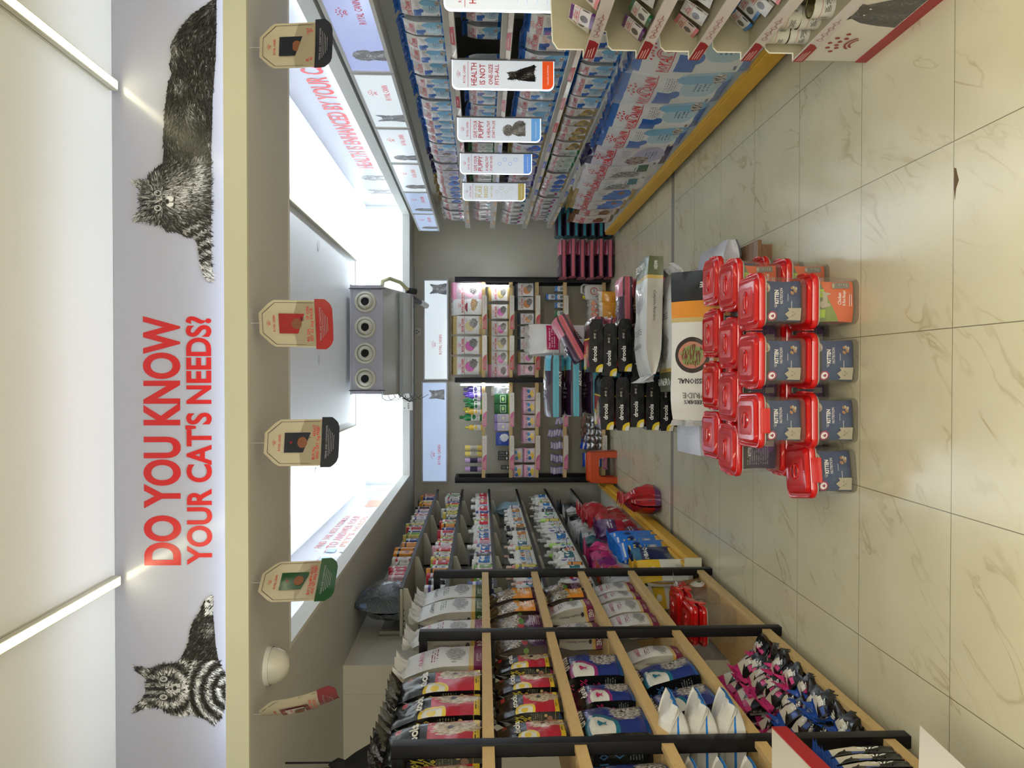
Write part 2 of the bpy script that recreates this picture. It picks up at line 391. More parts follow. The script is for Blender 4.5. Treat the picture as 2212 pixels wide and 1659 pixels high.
# soffit with two recesses
SZ = 2.35; LZ = 2.43; CZ = 2.87
near = (-1.75, 2.0, .7, 2.745); far = (-1.17, 1.84, 3.35, 8.86)
def slab_holes(z0, z1, holes):
    mb = MB(); y = FY0
    for x0, x1, a, b in holes:
        x0 -= .002; x1 += .002; a -= .002; b += .002
        mb.box(FX0, FX1, y, a, z0, z1); mb.box(FX0, x0, a, b, z0, z1); mb.box(x1, FX1, a, b, z0, z1); y = b
    mb.box(FX0, FX1, y, FY1, z0, z1); return mb
struct(slab_holes(SZ, SZ+.02, [near, far]).build('ceiling_soffit', soffit_paint))
struct(MB().box(FX0, FX1, FY0, FY1, CZ, CZ+.05).build('ceiling', white_paint))
G = .13
mb = MB()
for x0, x1, a, b in (near, far):
    x0 -= G; x1 += G; a -= G; b += G
    mb.box(x0-.02, x0, a, b, SZ+.006, CZ).box(x1, x1+.02, a, b, SZ+.006, CZ).box(x0, x1, a-.02, a, SZ+.006, CZ).box(x0, x1, b, b+.02, SZ+.006, CZ)
struct(mb.build('trim_1', white_paint))
for k, (x0, x1, a, b) in enumerate((near, far)):
    t = .022
    mb = MB().box(x0-t, x0, a-t, b+t, SZ-.001, LZ).box(x1, x1+t, a-t, b+t, SZ-.001, LZ).box(x0, x1, a-t, a, SZ-.001, LZ).box(x0, x1, b, b+t, SZ-.001, LZ)
    struct(mb.build('trim_%d' % (k+2), cream_lip if k == 0 else mat('lip_white', (214, 214, 208), .5)))
# thin joint across the far ceiling panels
tape = mat('led_tape', (235, 245, 255), .5, emit=E_COVE)
for nm, bb, lab in (('back', (-1.1, 1.8, 8.93, 8.945, 2.372, 2.38), 'white light tape in the cove over the back wall'),
                    ('left', (-1.235, -1.22, 3.5, 8.8, 2.372, 2.38), 'white light tape in the cove over the bottle shelves'),
                    ('right', (1.895, 1.91, 3.5, 8.8, 2.372, 2.38), 'white light tape in the cove over the kibble shelves')):
    tag(MB().box(*bb).build('light_tape', tape), lab, 'light strip')
tapen = mat('led_tape_weak', (225, 232, 255), .5, emit=7)
tag(MB().box(-1.7, 1.9, 2.80, 2.815, 2.372, 2.38).build('light_tape', tapen), 'white light tape in the cove under the cat banner', 'light strip')
# linear ceiling lights
lens_warm = mat('lamp_lens_warm', (255, 248, 204), .4, emit=E_STRIP); lens_off = mat('lamp_lens_dim', (236, 226, 178), .4, emit=.85)
def strip(x, y0, y1, lens, label, w=.03):
    t = thing('linear_ceiling_light', label, 'ceiling light', (x, y0, CZ), 0, 'linear ceiling lights')
    MB().box(-w-.004, w+.004, 0, y1-y0, -.012, 0).box(-w-.004, -w, 0, y1-y0, -.032, -.01).box(w, w+.004, 0, y1-y0, -.032, -.01).box(-w, w, y1-y0-.004, y1-y0, -.032, -.01).build('housing', mat('alu', (190, 188, 170), .4), t)
    MB().box(-w+.001, w-.001, .002, y1-y0-.005, -.033, -.014).build('lens', lens, t)
strip(-.755, .7, 2.84, lens_warm, 'glowing linear ceiling light over the black metal racks, nearer the camera', .0135)
strip(1.045, .7, 2.84, lens_warm, 'glowing linear ceiling light pointing at the tail of the lying cat', .0135)
strip(1.22, 3.3, 8.25, lens_off, 'dim linear ceiling light running towards the air conditioner, lettered wall side', .014)
strip(-.56, 3.3, 8.25, lens_off, 'dim linear ceiling light beyond the hanging blue offer card', .014)
tag(MB().box(-.56, 1.22, 8.25, 8.256, CZ-.004, CZ).build('ceiling_joint_strip', mat('joint', (120, 122, 120), .6)), 'thin grey joint across the ceiling before the air conditioner', 'ceiling strip')
for k, (px, py) in enumerate(((687, 530), (687, 778), (682, 1022), (757, 1032))):
    p = pw(px, py, Z=CZ)
    tag(MB().tube([(p.x, p.y, CZ), (p.x, p.y, CZ-.006)], .045, 20).build('ceiling_cover_disc', mat('disc', (205, 208, 206), .5)), 'faint round cover disc on the far ceiling, %s of four from the lettered wall' % ORD[k], 'cover disc', 'round ceiling covers')
# ---------------- the cat banner across the first recess ----------------
grays = [mat('ink_%d' % k, (g, g-2, g-5), .22) for k, g in enumerate((26, 58, 98, 140, 182, 222))]
ban = thing('printed_cat_banner', 'long white banner reading DO YOU KNOW YOUR CAT\'S NEEDS with two cats', 'banner', (0, 0, 0))
BY = 2.862
MB().box(-1.86, 2.1, BY, BY+.012, LZ-.05, CZ-.001).build('board', print_white, ban)
P_ = Print()
a = pw(348, 683, Y=BY); b = pw(348, 1221, Y=BY); z0 = pw(386, 900, Y=BY).z; z1 = pw(309, 900, Y=BY).z
P_.text('DO YOU KNOW', (a.x+b.x)/2, (z0+z1)/2, z1-z0, 0, a.x-b.x, .035, 6)
z0 = pw(455, 900, Y=BY).z; z1 = pw(402, 900, Y=BY).z
P_.text("YOUR CAT'S NEEDS?", (a.x+b.x)/2, (z0+z1)/2, z1-z0, 0, a.x-b.x, .03, 6)
P_.build('lettering', red_ink, plane_fn('Y', BY, -1), ban)
def inside(p, poly):
    x, y = p; c = False; j = len(poly)-1
    for i in range(len(poly)):
        xi, yi = poly[i]; xj, yj = poly[j]
        if (yi > y) != (yj > y) and x < (xj-xi)*(y-yi)/(yj-yi)+xi: c = not c
        j = i
    return c
def furcat(name, poly, shade, ang, n, seed, label, extras=(), ln_=11):
    rnd = random.Random(seed); P = Print(); xs = [p[0] for p in poly]; ys = [p[1] for p in poly]
    P.poly(poly, 1); k = 0
    while k < n:
        p = (rnd.uniform(min(xs), max(xs)), rnd.uniform(min(ys), max(ys)))
        if not inside(p, poly): continue
        k += 1
        g = shade(*p)+rnd.gauss(0, .13); gi = max(0, min(5, int(g*6)))
        t = ang(*p)+rnd.gauss(0, .25); l = ln_*rnd.uniform(.5, 1.3); w_ = rnd.uniform(.5, 1.1)
        dx, dy = math.cos(t), math.sin(t); c = (p[0]-dx*l*.25, p[1]-dy*l*.25)
        m_ = (c[0]+dx*l*.55-dy*w_*.5, c[1]+dy*l*.55+dx*w_*.5)
        P.poly([(c[0]-dy*w_, c[1]+dx*w_), (c[0]+dy*w_, c[1]-dx*w_), (m_[0]+dy*w_, m_[1]-dx*w_), (c[0]+dx*l, c[1]+dy*l), (m_[0]-dy*w_, m_[1]+dx*w_)], gi)
    for e in extras:
        P.ell(*e[:5])
    fn = lambda x, y, o: (lambda q: (q.x, BY-o, q.z))(pw(x, y, Y=BY))
    ob = P.build(name, grays, fn, ban, .0015, 4e-7); ob['label'] = label; return ob
def E_(x, y, cx, cy, rx, ry): return ((x-cx)/rx)**2+((y-cy)/ry)**2 < 1
def bl(x, y, cx, cy, rx, ry): return math.exp(-(((x-cx)/rx)**2+((y-cy)/ry)**2))
cat1 = [(468, -14), (455, 4), (440, 15), (415, 32), (398, 52), (385, 70), (376, 84), (368, 100), (371, 118), (366, 140), (371, 160), (364, 178), (360, 205), (357, 232), (355, 262), (353, 300), (354, 330), (352, 352),
        (335, 365), (322, 380), (315, 391), (300, 388), (286, 391), (290, 402), (303, 410), (304, 425), (303, 445), (302, 455), (292, 464), (287, 477), (297, 480), (310, 478), (322, 482), (335, 484), (348, 488), (360, 499), (375, 500), (388, 505), (405, 513), (420, 512),
        (427, 530), (431, 555), (434, 575), (441, 596), (449, 607), (458, 609), (463, 604), (460, 585), (457, 560), (456, 500), (457, 440), (457, 380), (456, 330), (458, 290), (459, 240), (460, 205), (463, 170), (466, 130), (468, 60)]
def sh1(x, y):
    g = .12+.16*noise.noise((x*.05, y*.03, 1))
    g += .38*bl(x, y, 378, 112, 10, 30)+.3*bl(x, y, 385, 190, 22, 14)+.28*bl(x, y, 410, 250, 14, 26)
    if y > 340: g += .62*bl(x, y, 388, 420, 48, 52)+.5*bl(x, y, 432, 375, 16, 45)
    if x < 352 and y > 378: g = .48+.35*bl(x, y, 352, 430, 14, 25)-.3*(math.sin((y-430)*.55+x*.1) > .5)
    if y > 478 and x > 395: g = .2+.42*(math.sin(y*.26+x*.15) > .1)
    if x > 434 and y > 575: g = .8
    if x < 303: g = .62
    return g
def an1(x, y):
    if x < 352 and y > 375: return math.atan2(y-432, x-352)
    if y > 478 and x > 395: return .5
    if y > 350: return math.atan2(y-425, (x-330)*1.4)
    if y < 100: return 2.2+noise.noise((x*.03, y*.03, 5))
    return 1.5+.9*noise.noise((x*.02, y*.012, 3))
ex = []
for yy in (418, 450):
    ex += [(342, yy, 9.5, 8, 0), (342, yy, 8, 6.6, 5), (342, yy, 6.8, 5.6, 3), (342, yy, 3.8, 3.8, 0), (340, yy-1.5, 1.2, 1.2, 5)]
ex += [(368, 430, 8, 6.5, 5), (368, 441, 8, 6.5, 5), (362, 436, 5, 6, 2), (362, 436, 3, 4, 0), (372, 437, 6, .8, 0), (378, 431, .8, 5, 0), (378, 443, .8, 5, 0)]
furcat('cat_print', cat1, sh1, an1, 7500, 3, 'large longhaired tabby lying down with one foreleg stretched out', ex)
Z3 = lambda pts: [(x/2.458, 1100+y/2.458) for x, y in pts]
cat2 = Z3([(700, 822), (722, 836), (765, 842), (800, 842), (850, 828), (900, 820), (940, 815), (960, 790), (985, 745), (1005, 700), (1012, 640), (1030, 590), (1050, 560), (1070, 528), (1085, 485), (1108, 463), (1128, 455), (1136, 465),
           (1133, 520), (1132, 560), (1140, 640), (1146, 720), (1158, 790), (1175, 830), (1195, 868), (1197, 960), (1195, 1058), (1175, 1100), (1150, 1140), (1125, 1138), (1095, 1112), (1050, 1095), (1000, 1085), (950, 1100), (905, 1085), (870, 1065), (830, 1050), (790, 1058), (745, 1066), (705, 1086), (715, 1055), (745, 1020), (770, 985), (775, 940), (778, 905), (750, 880), (722, 860)])
def sh2(x, y):
    zx, zy = x*2.458, (y-1100)*2.458
    if zy < 800: g = .1+.1*noise.noise((x*.1, y*.1, 2))+(.7 if zx > 1090 and zy < 560 else 0)+.45*bl(zx, zy, 1110, 640, 40, 30)
    elif zx < 1000:
        g = .42+.35*math.sin(math.hypot(zx-900, zy-950)*.09)+.5*bl(zx, zy, 960, 950, 45, 45)-.35*bl(zx, zy, 800, 950, 25, 40)
        if abs(zy-950) < 70 and zx < 880: g = .55-.5*(math.sin(zy*.16) > .2)
    else: g = .38+.42*math.sin(math.hypot(zx-1230, zy-960)*.11)+.2*noise.noise((x*.1, y*.1, 7))
    return g
def an2(x, y):
    zx, zy = x*2.458, (y-1100)*2.458
    if zy < 800: return PI*.72
    if zx < 1000: return math.atan2(zy-950, zx-880)
    return math.atan2(zy-960, zx-900)+.5
ex = []
for zy in (900, 996):
    x, y = 870/2.458, 1100+zy/2.458
    ex += [(x, y, 10, 8, 0), (x, y, 8.5, 6, 5), (x, y, 7.2, 5, 3), (x, y, 3.2, 2.2, 0), (x-1.5, y-1, 1, 1, 5)]
x, y = 930/2.458, 1100+948/2.458
ex += [(x+4, y, 11, 10, 4), (x, y, 4.5, 5, 1), (x+1, y, 2.5, 3.2, 0), (x+8, y, 5, .8, 0), (x+13, y-6, .8, 6, 0), (x+13, y+6, .8, 6, 0)]
furcat('cat_print', cat2, sh2, an2, 4200, 5, 'striped tufted-eared cat crouching with one paw raised', ex, 9)
# ---------------- side banners of the far recess ----------------
faint_red = mat('faded_red_ink', (214, 88, 84), .3); faint_orange = mat('faded_orange_ink', (226, 128, 92), .3); faint_blue = mat('faded_blue_ink', (150, 180, 226), .3); lgreen = mat('print_green', (140, 200, 140), .3)
lpic = [mat('pale_ink_%d' % k, (g, g, g), .3) for k, g in enumerate((105, 160, 205))]
XR = far[1]+G-.003; XL = far[0]-G+.003
rb = thing('printed_wall_banner', 'white recess banner reading HEALTH IS ENHANCED BY YOUR CAT in red', 'banner')
MB().box(XR-.006, XR, far[2]-.1, far[3]+.12, SZ+.03, CZ-.001).build('board', print_white, rb)
P_ = Print().text('HEALTH IS ENHANCED BY YOUR CAT', -(7.35+4.78)/2, 2.62, .145, 0, 7.35-4.78, .02, 3)
P_.build('lettering', [red_ink], plane_fn('X-', XR-.006, -1), rb)
for cx_, cz_, rx_, rz_, m_ in ((-3.62, 2.66, .09, .1, mat('print_brown', (110, 90, 80), .3)), (-3.40, 2.72, .10, .06, lgreen)): Print().ell(cx_, cz_, rx_, rz_, 0).build('picture_print', [m_], plane_fn('X-', XR-.006, -1), rb)
for cx_ in (-7.72, -8.3):
    P_ = Print(); furanimal(P_, cx_, 2.62, .17, 'doghead' if cx_ > -8 else 'cat', 4, 300, .55, 2.44, 2.86); P_.build('dog_print', grays, plane_fn('X-', XR-.006, -1), rb, .0012, 3e-7)
lb = thing('printed_wall_banner', 'white recess banner with pale red FIND THE BEST FORMULA lettering', 'banner')
MB().box(XL, XL+.006, far[2]-.1, far[3]+.12, SZ+.03, CZ-.001).build('board', print_white, lb)
lbi = [faint_red, faint_blue, lpic[1], faint_orange]; lbf = plane_fn('X+', XL+.006, 1)
Print().text('FIND THE BEST FORMULA', 6.35, 2.735, .055, 0, 1.3, .008, 2).text('TO ANSWER YOUR', 6.35, 2.645, .07, 0, 1.3, .01, 2).text('PET\'S NEEDS', 6.35, 2.565, .05, 3, 1.2, .01, 2).build('lettering', lbi, lbf, lb)
for yy in (5.35, 5.6):
    P_ = Print(); P_.crown(yy, 2.72, .03, 0).rect(yy-.07, 2.655, yy+.07, 2.66, 0).poly([(yy-.06, 2.58), (yy+.06, 2.58), (yy+.05, 2.64), (yy, 2.655), (yy-.05, 2.64)], 1).ell(yy, 2.52, .06, .03, 2); P_.build('food_picture', lbi, lbf, lb)
Print().rect(7.45, 2.52, 7.85, 2.66, 3).build('orange_patch', lbi, lbf, lb); Print().logo(8.5, 2.5, .4, 0).build('emblem', lbi, lbf, lb)
# ---------------- smoke detector-like white dome on the soffit ----------------
p = pw(578, 1438, Z=SZ); t = thing('ceiling_camera_dome', 'white dome camera fixed to the grey soffit near the black racks', 'security camera', (p.x, p.y, SZ))
MB().lathe([(.001, -.085), (.03, -.08), (.055, -.06), (.066, -.035), (.07, -.018)], 24).build('dome', mat('dome_w', (214, 212, 200), .25), t, True)
MB().lathe([(.072, -.018), (.074, 0)], 24).build('mounting_ring', white_plastic, t, True)
# ---------------- hanging offer cards ----------------
card_cream = mat('card_cream', (184, 175, 154), .12, coat=.3); card_tan = mat('card_tan', (150, 140, 120), .12, coat=.3)
CARDC = {'navy': (18, 24, 44), 'red': (150, 28, 36), 'green': (16, 66, 34), 'maroon': (128, 34, 52)}
def card(px0, px1, py, ang, colr, l1, l2, label, bend=0, big='L'):
    Y = 2.79; w_ = .088; top = pw(px0, py, Y=Y); bot = pw(px1, py, Y=Y); h = top.z-bot.z
    t = thing('hanging_offer_card', label, 'offer card', (top.x, Y, bot.z), ang, 'offer cards hanging from the soffit')
    cm = mat('card_'+colr, CARDC[colr], .12, coat=.4)
    fn = lambda x, z, o: (x, -o+bend*(x/w_)**2*.02+bend*.05*((h-z)/h)**2, z)
    def sheet(poly, nm, m, off, th=.0012, name=None):
        mb = MB(); n = len(poly); mb.add([fn(x, z, off+th) for x, z in poly]+[fn(x, z, off) for x, z in poly], [tuple(range(n)), tuple(range(2*n-1, n-1, -1))]+[(k, n+k, n+(k+1) % n, (k+1) % n) for k in range(n)], 0)
        return mb.build(nm, m, t)
    def strips(f0, f1, z0, z1, nm, m, off):   # body as a finely divided sheet so that it can bend
        mb = MB(); N = 12
        for s_, o_ in ((1, off+.001), (-1, off)):
            vs = []; 
            for i in range(N+1):
                z = z0+(z1-z0)*i/N
                for j in range(7): vs.append(fn(-f0(z)+(2*f0(z))*j/6, z, o_))
            mb.add(vs, [(i*7+j, i*7+j+1, (i+1)*7+j+1, (i+1)*7+j) for i in range(N) for j in range(6)])
        return mb.build(nm, m, t, True)
    hw = lambda z: w_*(.42+.58*min(1, (h-z)/(.2*h))) if z > .8*h else w_*(.96)
    strips(hw, None, .15*h, h, 'card_face', card_cream, 0)
    strips(lambda z: w_*(1.03 if z > .1*h else .62+.41*max(0, z/(.1*h))**.5), None, 0, .235*h, 'coloured_foot', cm, .0022)
    P = Print()
    P.poly([(-w_*.92, .24*h), (w_*.92, .24*h), (w_*.92, .47*h), (w_*.2, .55*h), (-w_*.92, .5*h)], 4)
    for a_, b_ in (((-w_*.86, .25*h), (-w_*.86, .78*h)), ((w_*.86, .25*h), (w_*.86, .78*h))): P.rect(a_[0]-.0006, a_[1], a_[0]+.0006, b_[1], 1)
    for s_ in (-1, 1): P.poly([(s_*w_*.86, .78*h), (s_*w_*.40, .955*h), (s_*w_*.39, .948*h), (s_*w_*.845, .775*h)], 1)
    P.rect(-w_*.4, .95*h, w_*.4, .955*h, 1)
    P.logo(0, .80*h, .058, 0)
    P.rect(-.036, .37*h, .036, .73*h, 2).rect(-.028, .42*h, .028, .66*h, 3)
    P.logo(0, .59*h, .048, 0).ell(0, .49*h, .02, .018, 5).text(big, .018, .41*h, .012, 1, None, .02)
    P.text(l1, 0, .335*h, .0105, 0, .125, .01).text(l2, 0, .285*h, .0105, 0, .12, .01)
    P.build('printed_offer', [red_ink, mat('ink_dark', (40, 34, 36), .3), cm, mat('pack_w', (208, 200, 196), .3), card_tan, mat('pic_brown', (120, 74, 52), .3)], fn, t, .0016, .0002)
    P = Print().text('TERMS AND CONDITIONS', 0, .17*h, .007, 0, .12, .0)
    for k in range(4): P.rect(-.05+.008*k, (.135-.022*k)*h, .05-.008*k, (.14-.022*k)*h, 0)
    P.build('small_print', mat('foot_text', (150, 150, 156), .4), fn, t, .0045, .0002)
    MB().tube([(0, 0, h-.004), (0, .0, SZ-bot.z)], .0007, 5).build('thread', white_plastic, t)
card(561, 722, 103, .12, 'navy', 'BUY 15kg MAXI ADULT', 'AND GET 1kg FREE*', 'hanging offer card with black foot, turned squarest, beside the lit wall sign', -.6)
card(560, 722, 698, -.2, 'red', 'RS 200* OFF ON', 'FIT 32 2kg PACK', 'hanging offer card with a bright red foot', -.4, 'FIT')
card(571, 735, 957, .22, 'navy', 'BUY 9kg MAXI ADULT', 'AND GET 1kg FREE*', 'hanging offer card with navy foot before the white ceiling recess', -.4)
card(562, 727, 1259, .85, 'green', 'BUY 2.5kg MINI ADULT', 'AND GET 800g FREE*', 'hanging offer card with dark green foot, turned nearly edge-on', -.3, 'S')
card(563, 727, 1543, -.92, 'maroon', 'RS 200* OFF ON', 'FIT 32 2kg PACK', 'curled hanging offer card with glossy maroon foot, beside the dome camera', 1.2, 'FIT')
# ---------------- air conditioner hung in the back of the recess ----------------
ac = thing('ceiling_air_conditioner', 'grey ducted air conditioner hung from rods, four round nozzles in a row', 'air conditioner', (.37, 7.7, 2.5))
acg = mat('ac_galvanised', (172, 170, 178), .5, noisec=.3); acw = mat('ac_white', (196, 200, 198), .45); acc = mat('nozzle_cream', (214, 212, 194), .35); blk = mat('pitch_black', (6, 6, 7), .8)
p0 = pw(757, 617, Y=7.7); p1 = pw(826, 850, Y=7.7)
x0, x1, zt, zb = p1.x-.37, p0.x-.37, min(p0.z-2.5, .355), p1.z-2.5
MB().box(x0, x1, 0, .38, zb, zt).build('plenum', acg, ac, bevel=.004)
MB().box(x0-.01, x1+.01, -.012, .0, zt-.012, zt+.004).box(x0-.01, x1+.01, -.012, 0, zb-.006, zb+.008).box(x0-.004, x0+.03, -.008, 0, zb, zt).box(x1-.03, x1+.004, -.008, 0, zb, zt).build('flange', acg, ac)
for py in (652, 707, 763, 818):
    c = pw(789, py, Y=7.7)-Vector((.37, 7.7, 2.5))
    n = MB().lathe([(.108, -.0), (.108, -.012), (.098, -.024), (.084, -.03), (.078, -.012)], 40, 0, (c.x, 0, c.z), 'Y').build('nozzle', acc, ac, True)
    MB().lathe([(.078, -.012), (.07, -.045), (.052, -.06), (.040, -.055)], 40, 0, (c.x, 0, c.z-.004), 'Y').build('nozzle_ball', acc, n, True)
    MB().lathe([(.040, -.058), (.036, -.05), (.001, -.045)], 32, 0, (c.x-.004, -.002, c.z-.012), 'Y').build('nozzle_opening', blk, n)
MB().prism([(.05, zb), (.62, zb), (.95, -.06), (.95, -.20), (.52, -.13), (.3, -.05)], x0-.02, x1, axis='X').build('casing', acw, ac, bevel=.004)
MB().box(x0-.05, x1-.02, .45, .5, -.15, -.11).box(x0-.06, x1-.01, .9, .98, -.21, -.19).build('drip_tray', mat('tray_grey', (128, 132, 130), .3, metal=.6), ac)
MB().prism([(-.13+.13*math.cos(a)*1.0, .0+.05*math.sin(a)) for a in [2*PI*k/24 for k in range(24)]], .20, .204).build('brand_badge', mat('badge_blue', (22, 30, 96), .3), ac, loc=(.02, .02, .03))
badge = Print().text('Carrier', -.11, .03, .035, 0, .15, .01, 2, .2).build('badge_lettering', white_plastic, lambda x, y, o: (x, .218-o, y), ac)
for xx in (x0+.03, x1-.03):
    MB().tube([(xx, -.02, zt+.012), (xx, -.02, zb-.03)], .005, 8).tube([(xx, -.02, zb+.02), (xx, .3, -.01)], .008, 6).build('hanging_rod', mat('rod', (70, 72, 72), .4, metal=.8), ac)
MB().tube([(x1-.02, .2, zb+.03), (x1+.07, .2, zb+.02), (x1+.10, .22, zb-.05), (x1+.07, .3, zb-.15), (x1+.0, .4, zb-.22)], .02, 10).build('drain_hose', mat('hose', (204, 204, 160), .5), ac, True)
MB().tube([(x1+.0, .4, zb-.2), (x1-.01, .45, zb-.3)], .032, 10).tube([(x1-.02, .9, -.16), (x1-.02, 1.1, -.2), (x1-.02, 1.5, -.24)], .03, 10).build('pipe_lagging', mat('lagging', (34, 34, 36), .6), ac, True)
MB().tube([(x1-.02, 1.5, -.24), (x1-.03, 1.62, -.27), (x1-.05, 1.7, -.31)], .035, 10).build('taped_pipe', white_plastic, ac, True)
mbw = MB(); rnd = random.Random(4)
for k in range(7):
    s = Vector((x0-.01, .2+.06*k, zb+.03-.05*k)); pts = [s]
    for j in range(5): pts.append(s+Vector((-.04-.03*math.sin(j), rnd.uniform(-.05, .1), -.03*j-rnd.uniform(0, .04))))
    mbw.tube(pts, .003, 5)
mbw.tube([(x0-.02, .45, -.1), (x0-.1, .6, -.2), (x0-.1, .9, -.22)], .008, 6)
mbw.build('loose_wires', mat('wire_dark', (50, 46, 44), .6), ac)
# sockets and switch plate on the back wall
def socket(px, py, w_, h, nm, label, sw=False):
    p = pw(px, py, Y=9.5); t = thing(nm, label, 'wall socket' if not sw else 'switch', (p.x, 9.5, p.z))
    MB().box(-w_/2, w_/2, -.012, 0, -h/2, h/2).build('plate', white_plastic, t, bevel=.003)
    mb = MB()
    for a_, b_ in ((-.2, .2), (.2, .2), (0, -.15)) if not sw else ((-.3, .1), (-.1, .1), (.1, .1), (.3, -.2)):
        mb.box(a_*w_-.006, a_*w_+.006, -.014, -.011, b_*h-.009, b_*h+.009)
    mb.build('socket_holes', mat('hole_dark', (60, 62, 66), .5), t)
socket(903, 717, .09, .075, 'power_socket', 'white power socket on the back wall above the lit signs')
p = pw(880, 877, Y=8.83)
t = thing('wired_switch_plate', 'white switch plate hanging on the back lip under the air conditioner', 'switch', (p.x, 8.85, p.z))
MB().box(-.05, .05, -.012, 0, -.06, .055).build('plate', white_plastic, t, bevel=.003)
MB().box(-.03, -.018, -.014, -.01, -.02, -.005).box(-.006, .006, -.014, -.01, -.02, -.005).box(.018, .03, -.014, -.01, -.02, -.005).build('switches', mat('hole_dark', (60, 62, 66), .5), t)
MB().box(-.03, -.02, -.014, -.01, .025, .04).build('indicator', mat('hole_dark'), t)
# ---------------- lit box signs ----------------
alu_w = mat('sign_frame', (206, 208, 208), .35)
def lit(name, c, e=E_BOX): return mat(name, c, .12, emit=e, coat=.3)
sign_ink = mat('sign_red_ink', (205, 40, 46), .3, emit=.12)
sg = [mat('sign_gray_%d' % k, (g, g+4, g+9), .3, emit=.16) for k, g in enumerate((50, 88, 122, 156, 190, 224))]
def boxsign(label, loc, rz, wd, ht, face, pic, group, lx, px_, s=.13):
    t = thing('lit_box_sign', label, 'lit sign', loc, rz, group); fr = .018
    MB().box(-wd/2, wd/2, 0, .10, 0, fr).box(-wd/2, wd/2, 0, .10, ht-fr, ht).box(-wd/2, -wd/2+fr, 0, .1, fr, ht-fr).box(wd/2-fr, wd/2, 0, .1, fr, ht-fr).box(-wd/2+fr, wd/2-fr, .08, .1, fr, ht-fr).build('frame', alu_w, t)
    MB().box(-wd/2+fr, wd/2-fr, .006, .014, fr, ht-fr).build('lit_face', face, t)
    fn = lambda x, y, o: (x, .006-o, y)
    Print().text('ROYAL CANIN', lx, ht*.33, .24*.155, 0, .24, .008, 1).build('lettering', [sign_ink], fn, t); Print().crown(lx, ht*.33+.072, .062, 0).build('crown_emblem', [sign_ink], fn, t)
    P = Print()
    furanimal(P, px_, ht*.5, s, pic, len(label), 420, .5, fr, ht-fr)
    P.build('animal_print', sg, fn, t, .001, 4e-7)
pa, pb = pw(968, 601, Y=9.3), pw(913, 822, Y=9.3)
f1 = lit('lit_face_a', (226, 238, 246)); f2 = lit('lit_face_b', (186, 206, 238), .38); f3 = lit('lit_face_c', (178, 192, 240), .36)
boxsign('long lit sign with a fawn pointed-ear cat face, over the pale cat food bags', ((pa.x+pb.x)/2, 9.4, pa.z), 0, pa.x-pb.x, pb.z-pa.z, f1, 'cat', 'lit signs on the back wall', -.18, .5, .12)
pc, pd = pw(966, 824, Y=9.3), pw(909, 1045, Y=9.3)
boxsign('long lit sign with a grey striped cat, over the bottles and wipes', ((pc.x+pd.x)/2, 9.4, pc.z), 0, pc.x-pd.x, pd.z-pc.z, f2, 'cat', 'lit signs on the back wall', -.28, .46, .11)
ys = [3.26, 4.27, 5.22, 6.09, 7.04, 7.99, 8.94]
pics = ['a spotted dog head', 'a pointed-ear shepherd dog', 'a dark bearded dog', 'a fluffy terrier', 'a longhaired dog', 'a curly pale dog']
for k in range(6):
    y0, y1 = ys[k], ys[k+1]
    boxsign('lit sign with %s, %s along the kibble wall' % (pics[k], ORD[k]), (1.66, (y0+y1)/2, 2.003), -PI/2, y1-y0-.012, .245, (f3 if k == 0 else f2 if k > 3 else f1), 'doghead' if k != 1 else 'cat', 'row of lit signs over the kibble wall', .17 if k else .2, -.28, .12)
